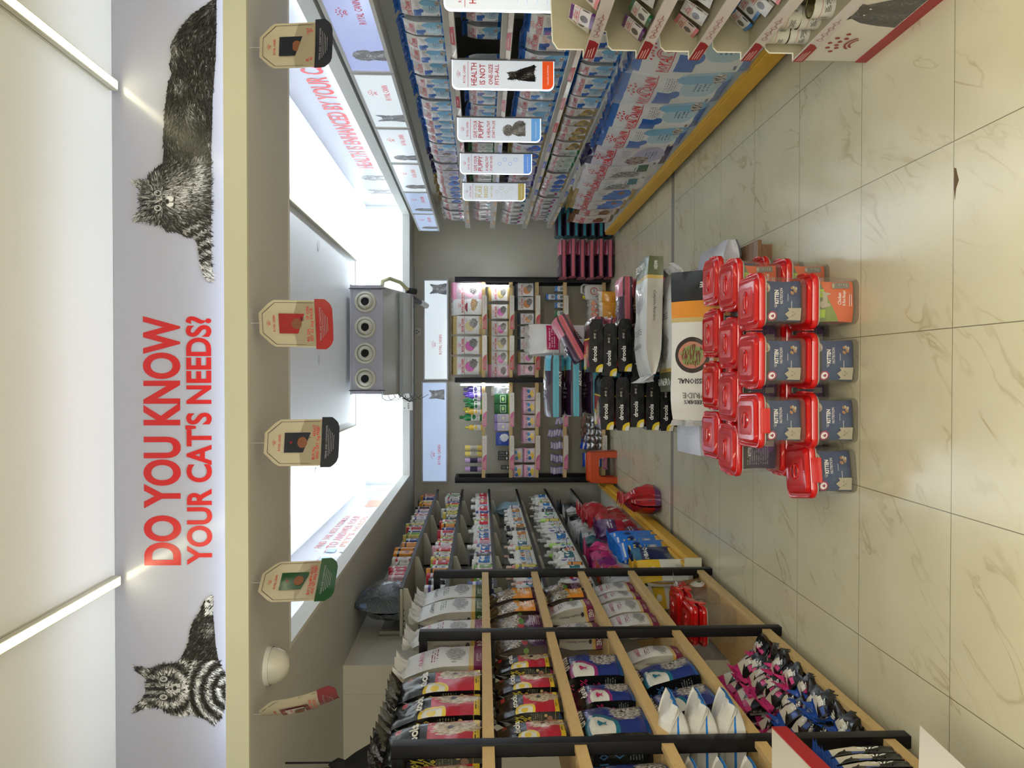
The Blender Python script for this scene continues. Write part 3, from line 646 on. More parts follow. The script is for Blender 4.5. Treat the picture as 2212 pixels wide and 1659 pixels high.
# ---------------- filled food bags ----------------
class Bag:
    """a filled, gusseted food bag standing on its base; the front looks along -Y"""
    def __init__(s, w, h, d, seed=0, wr=.006, vt=.62, top=.012, pinch=.2, full=.75, sag=.06, lean=0):
        s.__dict__.update(locals())
    def sec(s, v):
        t = max(0, (v-s.vt)/(1-s.vt)); D = s.d/2*(1-t**1.6)*(1-.12*(1-min(1, v/.08)))+s.top/2*t
        W = s.w/2*(1-.05*math.sin(PI*min(1, v*1.1))+.02*t)
        return W, D, t
    def wrk(s, x, z, k):
        n = noise.noise((x*9+s.seed*3.1, z*7+k*5.7, s.seed*1.7))+.6*noise.noise((x*23+s.seed, z*17, k*2.2+s.seed))+.8*abs(noise.noise((x*14+z*6, z*11-x*5, s.seed+k)))
        return n*s.wr
    def F(s, u, v, o=0):
        W, D, t = s.sec(v); q = 2*u-1; x = q*W; z = v*s.h
        y = -D*(1-(1-s.full)*abs(q)**4)
        return (x, y-o+s.wrk(x, z, 0)*(1-abs(q)**6)+s.lean*v*v, z+s.sag*t*0)
    def B(s, u, v, o=0):
        x, y, z = s.F(1-u, v); W, D, t = s.sec(v); q = 1-2*u
        return (x, D*(1-(1-s.full)*abs(q)**4)+o+s.wrk(x, z, 9)+s.lean*v*v, z)
    def S(s, t_, v, sd, o=0):     # gusset: t_ 0 front edge .. 1 back edge
        W, D, t = s.sec(v); z = v*s.h; y = (t_*2-1)*D*s.full
        pin = s.pinch*(1-(2*t_-1)**2)*s.d*(.15+.85*t)
        return (sd*(W-pin+o)+s.wrk(y*2, z, 3+sd)*.5*(1-(2*t_-1)**2), y+s.lean*v*v, z)
    def mesh(s, mats, parent=None, name='bag_body', nu=8, nv=14, cut=1.0):
        """mats: front, side, back"""
        mb = MB(); vs_ = [cut*i/nv for i in range(nv+1)]
        def patch(fn, n, m, uvf=None):
            vs = []; uv = []
            for v in vs_:
                for j in range(n+1):
                    vs.append(fn(j/n, v)); uv.append((j/n, v))
            mb.add(vs, [(i*(n+1)+j, i*(n+1)+j+1, (i+1)*(n+1)+j+1, (i+1)*(n+1)+j) for i in range(nv) for j in range(n)], m, uv)
        patch(s.F, nu, 0); patch(lambda u, v: s.S(u, v, 1), 4, 1); patch(s.B, nu, 2); patch(lambda u, v: s.S(1-u, v, -1), 4, 1)
        for v, fl in ((0, True), (cut, False)):
            ring = [s.F(j/nu, v) for j in range(nu+1)]+[s.S(j/4, v, 1) for j in range(1, 4)]+[s.B(j/nu, v) for j in range(nu+1)]+[s.S(1-j/4, v, -1) for j in range(1, 4)]
            mb.add(ring, [tuple(range(len(ring)))[::-1] if fl else tuple(range(len(ring)))], 1, [(.5, .5)]*len(ring))
        return mb.build(name, mats, parent, True, sm_angle=60)
    def seal(s, m, parent, frac=.09, name='top_seal', nu=16):
        mb = MB(); vs = []; uv = []
        r = random.Random(s.seed)
        W, D, t = s.sec(1)
        for i in range(4):
            v = 1-.012+frac*i/3
            for j in range(nu+1):
                q = 2*j/nu-1; x = q*s.w/2*1.0; y = s.lean+math.sin(j*1.3+s.seed)*s.wr*.9*(.3+i)-s.sag*(i/3)**2*.4+noise.noise((j*.6, i*.5, s.seed))*s.wr*2
                vs.append((x, y, v*s.h-abs(q)**3*.0)); uv.append((j/nu, i/3))
        n = nu+1; top = [(x, y+.003, z) for x, y, z in vs]
        fs = [(i*n+j, i*n+j+1, (i+1)*n+j+1, (i+1)*n+j) for i in range(3) for j in range(nu)]
        o = len(vs); fs2 = [tuple(k+o for k in f)[::-1] for f in fs]
        edge = [(3*n+j, 3*n+j+1, 3*n+j+1+o, 3*n+j+o) for j in range(nu)]+[(i*n, (i+1)*n, (i+1)*n+o, i*n+o) for i in range(3)]+[(i*n+nu, i*n+nu+o, (i+1)*n+nu+o, (i+1)*n+nu) for i in range(3)]
        mb.add(vs+top, fs+fs2+edge, 0, uv+uv)
        return mb.build(name, m, parent, True)
    def fn(s): return lambda x, y, o: s.F(min(1, max(0, x/s.w+.5)), y/s.h, o+s.wr*.5)
    def sfn(s, sd): return lambda x, y, o: s.S(min(1, max(0, (sd*x)/s.d+.5)) if sd < 0 else min(1, max(0, x/s.d+.5)), y/s.h, sd, o+s.wr*.3)
SH = dict(rough=.24, bump=.35, bs=22, coat=.25)
def bagkind(name, w, h, d, front, side, back, seal, printer=None, ink=(), sidep=None, seed=0, label='', cat='food bag', obname='kibble_bag', frac=.09, **kw):
    """one source bag of a kind, with its parts; kept aside until placed"""
    b = Bag(w, h, d, seed, **kw)
    root = b.mesh([front, side, back], None, obname)
    if seal: b.seal(seal, root, frac)
    if printer:
        P = Print(); printer(P, w, h); P.build('front_print', list(ink), b.fn(), root)
    if sidep:
        for sd in (1, -1):
            P = Print(); sidep(P, d, h); P.build('side_print', list(ink), b.sfn(sd), root)
    tag(root, label, cat); return root
used = set()
def place(src, loc, rz=0, label=None, group=None, mw=None, cat=None):
    if src.name in used: o = dup(src)
    else: used.add(src.name); o = src
    o['label'] = label
    if cat: o['category'] = cat
    if group: o['group'] = group
    elif 'group' in o: del o['group']
    if mw is not None: o.matrix_world = mw
    else: o.location = loc; o.rotation_euler = rz if isinstance(rz, tuple) else (0, 0, rz)
    return o
R_ = (190, 34, 48)
ink4 = [red_ink, mat('ink_black', (24, 24, 26), .3), mat('ink_white', (232, 232, 228), .3), mat('ink_fur', (120, 116, 110), .3)]
def rcfront(name, base, accent, patch, circ, extra=(), seal=None):
    L = [('rect', 0, .0, 1, .09, accent), ('rect', 0, .93, 1, 1, seal or accent), ('rect', .06, .695, .94, .705, R_), ('rect', .08, .50, .5, .66, patch), ('ell', .42, .5, .12, .06, patch),
         ('ell', .62, .27, .34, .19, circ), ('lines', .45, .18, .8, .34, 4, (90, 120, 150)), ('rect', .1, .12, .2, .15, (60, 70, 90)), ('lines', .54, .5, .9, .62, 5, (150, 150, 156))]+list(extra)
    return mat('print_'+name, base, layers=L, **SH)
gray_side = mat('bag_side_gray', (150, 150, 152), layers=[('lines', .15, .12, .85, .6, 18, (105, 105, 110)), ('rect', 0, .66, 1, .665, R_), ('rect', .3, .2, .7, .21, (60, 62, 66))], **SH)
side_blue = mat('bag_side_blue', (150, 158, 168), layers=[('rect', 0, 0, 1, .09, (30, 92, 170)), ('lines', .15, .12, .85, .6, 18, (100, 108, 118)), ('rect', 0, .9, 1, 1, (22, 74, 150))], **SH)
def rcprint(P, w, h):
    P.text('ROYAL CANIN', 0, .765*h, w*.135, 0, w*.80, .02, 1); P.crown(0, .845*h, w*.22, 0)
RC = {}
def rc(name, front, side, seal, w, h, d, seed, pr=rcprint, **kw):
    RC[name] = [bagkind(name, w, h, d, front, side, front, seal, pr, ink4, None, seed+9*k, obname='kibble_bag', **kw) for k in (0, 1)]
blue = (34, 104, 184); pblue = (168, 200, 218)
fr_blue = rcfront('puppy', (218, 222, 224), blue, (30, 96, 182), pblue, [('ell', .85, .22, .16, .3, (120, 175, 210)), ('fur', .82, .13, .12, .06, (50, 40, 38), (220, 215, 210))])
fr_gold = rcfront('gold', (206, 204, 198), (150, 128, 70), (206, 204, 198), (150, 126, 62), [('ell', .3, .42, .25, .14, (146, 122, 60)), ('fur', .45, .36, .25, .12, (150, 120, 60), (210, 190, 140))])
fr_bgold = rcfront('bluegold', (208, 208, 208), (158, 138, 84), (206, 204, 204), (40, 100, 190), [('fur', .5, .38, .34, .15, (30, 80, 160), (60, 130, 210)), ('ell', .72, .25, .09, .05, (120, 80, 60))])
fr_green = rcfront('greenw', (204, 208, 202), (30, 110, 50), (205, 207, 203), (176, 194, 172), [('ell', .4, .48, .1, .05, (70, 40, 30))])
fr_purp = rcfront('purplew', (206, 204, 212), (44, 34, 104), (200, 198, 206), (170, 168, 196), [('fur', .4, .4, .2, .14, (60, 44, 40), (190, 170, 160))], (28, 24, 74))
fr_white = rcfront('whitew', (212, 212, 212), (206, 206, 208), (206, 206, 206), (200, 200, 200), [('fur', .4, .42, .22, .2, (70, 70, 72), (170, 170, 170)), ('rect', .55, .14, .9, .28, (40, 110, 130))])
fr_whitep = rcfront('whitem', (212, 212, 212), (206, 206, 208), (206, 206, 206), (200, 200, 200), [('fur', .4, .42, .22, .2, (70, 70, 72), (170, 170, 170)), ('rect', .55, .14, .9, .26, (150, 40, 110))])
fr_brown = rcfront('brownw', (208, 202, 194), (120, 80, 44), (206, 200, 196), (200, 190, 176), [('fur', .5, .36, .3, .13, (96, 54, 34), (150, 100, 70))])
sealb = mat('seal_blue', (24, 80, 158), .25, coat=.3); sealn = mat('seal_navy', (30, 28, 84), .25, coat=.3); sealg = mat('seal_gold', (158, 138, 84), .22, metal=.5, bump=.3); sealgn = mat('seal_green', (28, 104, 48), .25); sealw = mat('seal_white', (208, 208, 210), .25); sealbr = mat('seal_brown', (112, 76, 44), .25)
W_, H_, D_ = .165, .235, .085
for nm, f, sd_, sl in (('blue', fr_blue, side_blue, sealb), ('gold', fr_gold, gray_side, sealg), ('bgold', fr_bgold, gray_side, sealg), ('green', fr_green, gray_side, sealgn), ('purple', fr_purp, gray_side, sealn), ('white', fr_white, gray_side, sealw), ('whitem', fr_whitep, gray_side, sealw)):
    rc(nm, f, sd_, sl, W_, H_, D_, len(nm))
NAMES = {'blue': 'blue and white puppy food bag', 'gold': 'gold-trimmed kibble bag', 'bgold': 'gold and blue kibble bag', 'green': 'white kibble bag with green ends', 'purple': 'violet-ended white kibble bag', 'white': 'plain white kibble bag with teal block', 'whitem': 'plain white kibble bag with magenta block', 'brown': 'brown and white kibble bag'}
# ---------------- the long kibble wall ----------------
steel = mat('shelf_steel', (168, 168, 160), .45); shelf_edge = mat('shelf_edge_gray', (196, 194, 188), .4); yellow = mat('yellow_rail', (206, 158, 40), .5, noisec=.35); black_edge = mat('black_edge', (18, 18, 20), .5)
RX = 1.64
LV = [('top shelf', 1.694, .235), ('second shelf', 1.419, .2), ('third shelf', 1.062, .26), ('fourth shelf', .782, .225)]
BLY = (3.13, 3.99, 4.88, 5.67, 6.54)
shf = thing('gondola_shelving', 'long grey wall shelving packed with blue, gold and white kibble bags', 'shelving', (0, 0, 0))
for nm, z, _ in LV:
    MB().box(RX, 2.04, 2.6, 8.6, z-.02, z).box(RX-.004, RX+.01, 2.6, 8.6, z-.05, z+.004).build('shelf', steel, shf)
MB().box(2.04, 2.06, 2.6, 8.62, 0, 1.98).build('back_panel', mat('shelf_back', (120, 118, 108), .6), shf)
for k in range(7):
    MB().box(2.0, 2.04, 3.44+k*.86-.02, 3.44+k*.86+.02, 0, 1.98).build('upright', steel, shf)
MB().box(1.58, 2.04, 2.6, 8.45, .135, .155).build('base_deck', steel, shf)
MB().box(1.545, 1.615, 2.6, 8.45, .05, .145).box(1.555, 1.605, 2.6, 8.45, .145, .15).build('base_rail', yellow, shf, bevel=.004)
for k in range(7): MB().box(1.6, 1.66, 3.0+k*.9, 3.05+k*.9, 0, .05).build('foot', black_edge, shf)
# price strips in front of the shelves
sr = mat('strip_red', (176, 34, 52), .2, coat=.3); sbl = mat('strip_blue', (92, 128, 200), .2, coat=.3); sgd = mat('strip_gold', (190, 158, 92), .2, coat=.3); scr = mat('strip_cream', (222, 216, 204), .2, coat=.3)
spk = mat('strip_pink', (200, 96, 140), .25)
def price_strip(w, h, colr, name='price_strip'):
    """cream strip with a coloured tongue, four small line drawings and tiny writing; reads along +x, faces -Y"""
    mb = MB().box(-w/2, w/2, -.004, 0, 0, h); o = mb.build(name, scr)
    P = Print(); x0 = -w/2+w*.0
    P.poly([(x0+.002, .003), (x0+w*.46, .003), (x0+w*.42, h*.5), (x0+w*.36, h*.82), (x0+w*.28, h-.003), (x0+.002, h-.003)], 0)
    for k in range(3): P.rect(x0+w*.05, h*(.25+.22*k), x0+w*(.30-.03*k), h*(.25+.22*k)+.004, 1)
    for k in range(4):
        P.ring(x0+w*(.56+.11*k), h*(.42+.16*(k % 2)), h*.15, h*.03, 2, 12).rect(x0+w*(.585+.11*k), h*.49, x0+w*(.64+.11*k), h*.51, 2)
    P.build('strip_print', [colr, mat('strip_text', (226, 190, 180), .4), mat('strip_ink', (176, 96, 100), .4)], lambda x, y, o: (x, -.004-o, y), o, .0006)
    return tag(o, 'price strip', 'price strip')
SC = {'red': 'wine-red', 'blue': 'blue', 'gold': 'gold'}
ps = {k: price_strip(.44, .055, m_) for k, m_ in (('red', sr), ('blue', sbl), ('gold', sgd))}
for li, (nm, z, _) in enumerate(LV):
    n = 12
    for k in range(n):
        y = 3.15+.45*k+(.05 if li % 2 else 0)
        c = 'red' if y < (5.6, 5.2, 5.4, 5.6)[li] else 'blue' if y < 7.1 else 'gold'
        place(ps[c], (RX-.005, y, z-.048), (math.radians(-12), 0, -PI/2), '%s price strip on the kibble wall %s, %s from the camera end' % (SC[c], nm, ORD[k]), 'price strips of the kibble wall')
# the rows of bags
rnd = random.Random(11)
def rowkind(li, y):
    y /= .965
    if li == 0: return 'blue' if y < 5.9 else 'purple' if y < 6.8 else 'bgold' if y < 7.9 else 'whitem' if y < 8.5 else 'white'
    if li == 1: return 'blue' if y < 5.6 else 'green' if y < 7.0 else 'white' if y < 8.1 else 'whitem'
    if li == 2: return 'blue' if y < 5.6 else 'bgold' if y < 6.4 else 'purple' if y < 7.2 else 'bgold' if y < 7.5 else 'white' if y < 8.2 else 'whitem'
    return 'blue' if y < 4.95 else 'gold' if y < 5.9 else 'green' if y < 6.6 else 'bgold' if y < 7.4 else 'whitem' if y < 8.2 else 'white'
for li, (nm, z, hh) in enumerate(LV):
    y = 3.02; k = 0
    while y < 8.5:
        kd = rowkind(li, y); src = RC[kd][k % 2]
        s = hh/.25*(1 if kd != 'white' else .95)*rnd.uniform(.96, 1.02); ws = s if li != 2 else s*1.12
        back = li == 1 and y < 4.25
        o = place(src, (RX+.06+(rnd.uniform(.1, .16) if back else rnd.uniform(0, .02)), y, z), (math.radians(rnd.uniform(-3, 1)), 0, -PI/2+rnd.uniform(-.02, .14)), '%s, %s, %s from the camera end' % (NAMES[kd], ('kibble wall '+nm), ORD[k]), 'kibble bags on the %s' % nm)
        o.scale = (ws*.98, s, s)
        y += .178*ws+rnd.uniform(.008, .02)+(.05 if back else 0); k += 1
# large bags along the floor deck
BG = {}
for nm, f, sd_, sl in (('blue', fr_blue, side_blue, sealb), ('purple', fr_purp, gray_side, sealn), ('white', fr_white, gray_side, sealw), ('bgold', fr_bgold, gray_side, sealg), ('brown', fr_brown, gray_side, sealbr), ('green', rcfront('greenblock', (212, 212, 212), (206, 206, 208), (206, 206, 206), (200, 200, 200), [('fur', .4, .42, .2, .2, (70, 70, 72), (170, 170, 170)), ('rect', .55, .14, .9, .28, (34, 84, 56))]), gray_side, sealw)):
    BG[nm] = bagkind('big'+nm, .40, .60, .17, f, sd_, f, sl, rcprint, ink4, None, 21+len(nm), wr=.014, vt=.55, frac=.08)
bigs = [('blue', 3.30, .22, 1), ('blue', 3.76, .24, 1), ('blue', 4.24, .12, 1), ('blue', 4.70, .16, .96), ('blue', 5.14, .1, .95), ('purple', 5.57, .12, .98), ('green', 5.99, .12, .95), ('white', 6.40, .1, .92), ('bgold', 6.80, .12, .92), ('bgold', 7.20, .08, .88), ('brown', 7.58, .1, .7), ('brown', 7.95, .1, .72)]
for k, (nm, y, a, s) in enumerate(bigs):
    o = place(BG[nm], (1.672, y, .157), (math.radians(5), 0, -PI/2+a), 'big %s on the yellow-railed deck, %s from the camera end' % ({'blue': 'blue and white puppy food bag', 'green': 'white food bag with green block', 'white': 'white food bag with teal block', 'brown': 'brown-topped bag', 'bgold': 'gold-topped bag', 'purple': 'navy-topped white bag with dog picture'}[nm], ORD[k]), 'large bags on the floor deck')
    o.scale = (s*.93, s, s)
# clear outer wrap over the first of the big bags
wrap = mat('clear_wrap', (225, 232, 240), .08, alpha=.16, bump=.8, bs=14)
BB = [o for o in C.objects if o.name.startswith('kibble_bag') and str(o.get('label', '')).startswith('big blue')]
for k, o in enumerate(sorted(BB, key=lambda o: o.location.y)[1:3]):
    Bag(.425, .65, .19, 40+k, wr=.016, vt=.5).mesh([wrap]*3, o, 'clear_wrap')
# ---------------- lit blade signs sticking out of the shelving ----------------
bl_w = mat('blade_white', (214, 222, 232), .15, emit=.30); edge_l = mat('blade_edge', (235, 245, 255), .3, emit=3.5)
def blade(Y, z0, z1, cap, kind, label, l):
    xo, xi = RX-.012, RX-.157; h = z1-z0; w_ = xo-xi
    t = thing('lit_blade_sign', label, 'lit sign', ((xo+xi)/2, Y, z0), 0, 'lit blade signs of the kibble wall')
    r = .03; body = [(w_/2, 0), (w_/2, h)]+[(-w_/2+r-r*math.sin(a), h-r+r*math.cos(a)) for a in [PI/2*k/6 for k in range(7)]]+[(-w_/2+r-r*math.cos(a), r-r*math.sin(a)) for a in [PI/2*k/6 for k in range(7)]]
    MB().prism(body, 0, .02).build('lit_panel', bl_w, t)
    MB().prism([(x*1.035, (z-h/2)*1.012+h/2) for x, z in body], .004, .016).build('glowing_edge', edge_l, t)
    MB().box(w_/2, w_/2+.01, -.004, .024, -.01, h+.01).build('bracket', mat('bracket_gray', (120, 122, 126), .4, metal=.5), t)
    fn = lambda x, y, o: (x, -o, y); cm = mat('cap_'+kind, cap, .2, emit=.32)
    bi = [mat('blade_red', (186, 34, 42), .3, emit=.1), mat('bdk', (36, 34, 32), .4), mat('bmd', (96, 94, 90), .4), mat('blt', (222, 224, 224), .3, emit=.3), cm]
    P = Print().poly([(-w_/2+r-r*math.cos(a), r-r*math.sin(a)) for a in [PI/2*k/6 for k in range(7)]]+[(w_/2-.001, 0), (w_/2-.001, h*.11), (-w_/2, h*.11)], 4)
    P.text('TAILORED NUTRITION', 0, h*.055, .007, 3, w_*.7, .003).build('coloured_foot', bi, fn, t, .001, .00015)
    P = Print(); P.logo(0, h*.885, w_*.62, 0).rect(-w_*.45, h*.845, w_*.45, h*.849, 0)
    zz = h*.79
    for s_, hh_, wd in l:
        P.text(s_, 0, zz, hh_, 0 if kind != 'gold' else 4, wd, .01); zz -= hh_*1.45
    if kind in ('red', 'puppy'):
        Q = Print(); furanimal(Q, 0, h*.36, h*.17, 'sit' if kind == 'red' else 'pup', 5, 420, .18 if kind == 'red' else .72); Q.build('dog_print', grays, fn, t, .0012, 3e-7)
    else:
        Q = Print()
        for k in range(4): Q.ring((.03 if k % 2 else -.0), h*(.45-.075*k), .014, .002, 4, 14).rect(-.045, h*(.45-.075*k), -.03, h*(.452-.075*k), 4)
        Q.build('ring_drawings', bi, fn, t, .001, .00015)
    P.build('printed_message', bi, fn, t, .001, .00015)
blade(BLY[0], 1.13, 1.67, (120, 170, 220), 'bluea', 'nearest lit blade sign, only its glowing lower edge in view', [('HEALTH', .03, .1)])
blade(BLY[1], 1.145, 1.67, (226, 84, 36), 'red', 'lit blade sign with orange foot and a sitting dark dog', [('HEALTH', .03, .115), ('IS NOT', .03, .105), ('ONE-SIZE', .022, .105), ('FITS-ALL', .022, .105)])
blade(BLY[2], 1.145, 1.67, (104, 160, 216), 'puppy', 'lit blade sign with blue foot and a pale puppy', [('GIVE YOUR', .024, .11), ('PUPPY', .034, .11), ('A HEALTHY', .022, .11), ('START IN LIFE', .018, .11)])
blade(BLY[3], 1.15, 1.675, (104, 150, 220), 'blueb', 'lit blade sign with blue foot and four blue ring drawings', [('GIVE YOUR', .024, .11), ('PUPPY', .034, .11), ('A HEALTHY', .022, .11), ('START IN LIFE', .018, .11)])
blade(BLY[4], 1.15, 1.675, (176, 160, 96), 'gold', 'lit blade sign with gold foot and gold lettering', [('FEED YOUR', .022, .10), ('PURE', .034, .10), ('BREED', .034, .10), ('WHAT IT NEEDS', .016, .10)])
# ---------------- cardboard pouch display near the camera ----------------
cb_w = mat('display_white', (212, 208, 196), .5); cb_i = mat('display_beige', (170, 162, 136), .6); cb_r = mat('display_red', (150, 28, 34), .4)
ds = thing('pouch_display_stand', 'white stepped display stand with wine-red price strips and a grey cat poster', 'display stand', (1.235, 2.98, 0))
NT = 5; tz = [.265+.207*k for k in range(NT)]
prof = [(.0, .0), (.0, .265)]
for k in range(NT):
    z = tz[k]; prof += [(.0, z+.03), (.03, z+.03), (.03, z+.125), (.045, z+.14), (.10, z+.147), (.105, z+.165), (.105, z+.19)] if k < NT-1 else [(.0, z+.03), (.03, z+.03), (.03, z+.13), (.06, z+.15), (.3, z+.16)]
    if k < NT-1: prof += [(0.0, z+.2)]
prof += [(.302, tz[-1]+.16), (.302, 0)]
sidepoly = prof
MB().prism([(x, z) for x, z in sidepoly], -.006, .0, axis='Y').build('side_panel', cb_i, ds)
MB().prism([(x, z) for x, z in sidepoly], -.92, -.914, axis='Y').build('side_panel', cb_i, ds)
rimp = MB()
for a_, b_ in zip(sidepoly[1:-2], sidepoly[2:-1]):
    rimp.tube([(a_[0]-.001, -.003, a_[1]), (b_[0]-.001, -.003, b_[1])], .0035, 4)
rimp.build('white_edge', mat('display_edge', (236, 234, 220), .4), ds)
MB().box(0, .006, -.914, -.006, .0, .262).build('front_panel', cb_w, ds)
MB().box(-.003, .003, -.92, 0, .0, .045).build('red_base_stripe', cb_r, ds)
MB().box(.294, .302, -.914, -.006, 0, tz[-1]+.16).build('back_panel', cb_i, ds)
for k, z in enumerate(tz):
    MB().box(.004, .295, -.914, -.006, z-.006, z).build('tray', cb_i, ds)
    s_ = MB().box(-.004, .002, -.92, 0, z-.012, z+.032).build('tray_strip', mat('strip_lilac', (206, 198, 196), .3), ds)
    P = Print().poly([(-.0, -.010), (.13, -.010), (.155, .01), (.165, .030), (-.0, .030)], 0)
    for j in range(3): P.rect(.01, .0+.009*j, .10-.01*j, .0035+.009*j, 1)
    for j in range(4): P.ring(.2+.045*j, .01+.003*(j % 2), .011, .002, 2, 12).rect(.211+.045*j, .009, .234+.045*j, .0115, 2)
    P.build('strip_print', [cb_r, mat('strip_text', (226, 190, 180), .4), mat('strip_wine', (140, 40, 60), .4)], lambda x, y, o, z=z: (-.004-o, -x, y+z), s_, .0006)
P = Print().crown(.17, .165, .11, 0); P.build('crown_print', [cb_r], lambda x, y, o: (-o-.0005, -x, y), ds)
rc_ = random.Random(8); P = Print()
base = [(.30, .05), (.31, .12), (.33, .19), (.36, .235), (.345, .262), (.385, .245), (.43, .245), (.47, .262), (.46, .23), (.49, .18), (.52, .11), (.53, .05)]
P.poly(base, 1)
for k in range(900):
    q = (rc_.uniform(.3, .53), rc_.uniform(.05, .26))
    if not inside(q, base): continue
    g = .4+.3*math.sin(q[0]*70)+rc_.gauss(0, .2); t_ = PI/2+(q[0]-.41)*4+rc_.gauss(0, .3); l_ = .012
    P.poly([(q[0]-.0006, q[1]), (q[0]+.0006, q[1]), (q[0]+l_*math.cos(t_), q[1]-l_*math.sin(t_))], max(0, min(4, int(g*5))))
for sx in (-1, 1): P.ell(.41+sx*.022, .205, .008, .006, 0).ell(.41+sx*.022, .205, .004, .004, 5)
P.build('cat_poster', grays, lambda x, y, o: (-o-.0007, -x, y), ds, .0002, 3e-7)
# pouches, boxes and tins lying in the trays
def pouch(name, col, band, w_=.075, h=.10, d=.014):
    m = mat('pouch_'+name, col, layers=[('rect', 0, 0, 1, .14, band), ('rect', 0, .86, 1, 1, band), ('rect', .05, .60, .95, .62, R_), ('ell', .5, .38, .25, .16, (90, 84, 84)), ('lines', .2, .66, .8, .8, 3, R_)], **SH)
    b = Bag(w_, h, d, 5, wr=.003, vt=.5, top=.004); o = b.mesh([m, m, m], None, 'food_pouch', 5, 8); P = Print().logo(0, h*.68, w_*.6, 0); P.build('front_print', [red_ink], b.fn(), o)
    return tag(o, '', 'food pouch')
pk = {'white': pouch('white', (214, 212, 206), (206, 204, 198)), 'pink': pouch('pink', (218, 200, 196), (222, 130, 140)), 'green': pouch('green', (206, 208, 196), (24, 96, 44)), 'blue': pouch('blue', (206, 212, 216), (46, 116, 180)), 'violet': pouch('violet', (214, 208, 210), (96, 40, 110))}
rnd = random.Random(3)
tr = [('top tray', 4, ['white', 'violet', 'pink', 'white', 'pink']), ('second tray', 3, ['violet', 'green', 'white', 'green', 'violet']), ('third tray', 2, ['pink', 'white', 'white']), ('fourth tray', 1, ['blue', 'blue', 'white', 'pink'])]
for nm, ti, ks in tr:
    for k, kd in enumerate(ks):
        y = 2.98-.055-.105*k+rnd.uniform(-.02, .02)
        place(pk[kd], (1.235+.075+rnd.uniform(-.015, .03), y, tz[ti]+.012), (math.radians(-30-rnd.uniform(0, 14)), 0, -PI/2+rnd.uniform(-.3, .3)), '%s food pouch in the %s of the pouch display, %s from its end' % (kd, nm, ORD[k]), 'pouches in the stepped display')
def tin(r, h, col):
    m = mat('tin_%d' % col[0], col, .35, layers=[('lines', .1, .2, .9, .5, 4, (60, 60, 60)), ('rect', 0, .62, 1, .64, R_), ('fur', .5, .4, .12, .2, (60, 60, 60), (180, 180, 180))])
    t = MB().lathe([(r*.99, 0), (r, .003), (r, h-.003), (r*.99, h)], 24).build('food_tin', m, None, True)
    MB().lathe([(.001, h), (r*.9, h), (r*.93, h-.003), (r*1.0, h+.002), (r*1.01, h)], 24).build('ring_pull_lid', mat('tin_metal', (150, 140, 104), .25, metal=.9), t, True)
    return tag(t, '', 'food tin')
ta = tin(.042, .075, (214, 212, 200)); 
for k, (ti, x, y, z, nm) in enumerate(((2, .2, -.23, 0, 'third'), (1, .19, -.28, 0, 'fourth'), (1, .2, -.39, 0, 'fourth'), (0, .10, -.08, 0, 'lowest'), (0, .11, -.18, 0, 'lowest'), (0, .10, -.29, 0, 'lowest'), (0, .2, -.13, 0, 'lowest'), (0, .2, -.24, 0, 'lowest'), (0, .13, -.40, 0, 'lowest'), (0, .10, -.08, .08, 'lowest'), (0, .11, -.19, .08, 'lowest'))):
    o = place(ta, (1.235+x-.015, 2.98+y+.02, tz[ti]+z+.001), 0.3*k, 'round food tin %s in the %s tray of the pouch display, %s one' % ('stacked on another' if z else 'standing', nm, ORD[k]), 'tins in the stepped display')
bx = mat('carton_small', (196, 192, 182), .5, layers=[('lines', .1, .1, .9, .6, 9, (120, 116, 110)), ('rect', .1, .7, .6, .78, R_)])
for k, (ti, x, y) in enumerate(((2, .24, -.12), (1, .24, -.12))):
    o = MB().box(-.04, .04, -.07, .07, 0, .11).build('small_carton', bx, None, bevel=.002); o.location = (1.235+x, 2.98+y, tz[ti]+.001)
    tag(o, 'small white carton with fine print in the %s tray of the pouch display' % ('third', 'fourth')[k], 'carton')
# a second tray display just out of the picture, only its tray ends reach in
t = thing('tray_display_stand', 'corner of a white tray display with a red-edged tray end, beside the nearest black rack', 'display stand', (-1.04, 1.5, 0))
MB().box(-.21, 0, -.6, .40, 0, .9).build('cabinet', cb_w, t)
MB().prism([(.70, .667), (.70, .624), (.40, .598), (.40, .782)], -.012, 0, axis='X').build('tray_end', mat('poster_gray', (196, 194, 186), .4), t)
MB().prism([(.703, .667), (.703, .622), (.40, .595), (.40, .645)], -.014, .003, axis='X').build('red_edge', cb_r, t)
MB().prism([(.70, .222), (.40, .246), (.40, .402)], -.012, 0, axis='X').build('white_tray_end', mat('white_card', (216, 212, 212), .4), t)
# broken tile corner
q = pw(2063, 385, Z=0)
MB().prism([(q.x+.03, q.y-.006), (q.x+.01, q.y-.012), (q.x-.01, q.y-.02), (q.x-.035, q.y-.006), (q.x-.07, q.y+.0), (q.x-.03, q.y+.004), (q.x+.035, q.y+.004)], .0, .0008, axis='Z').build('tile_chip', mat('chip_brown', (98, 78, 48), .8, noisec=.8), floor)
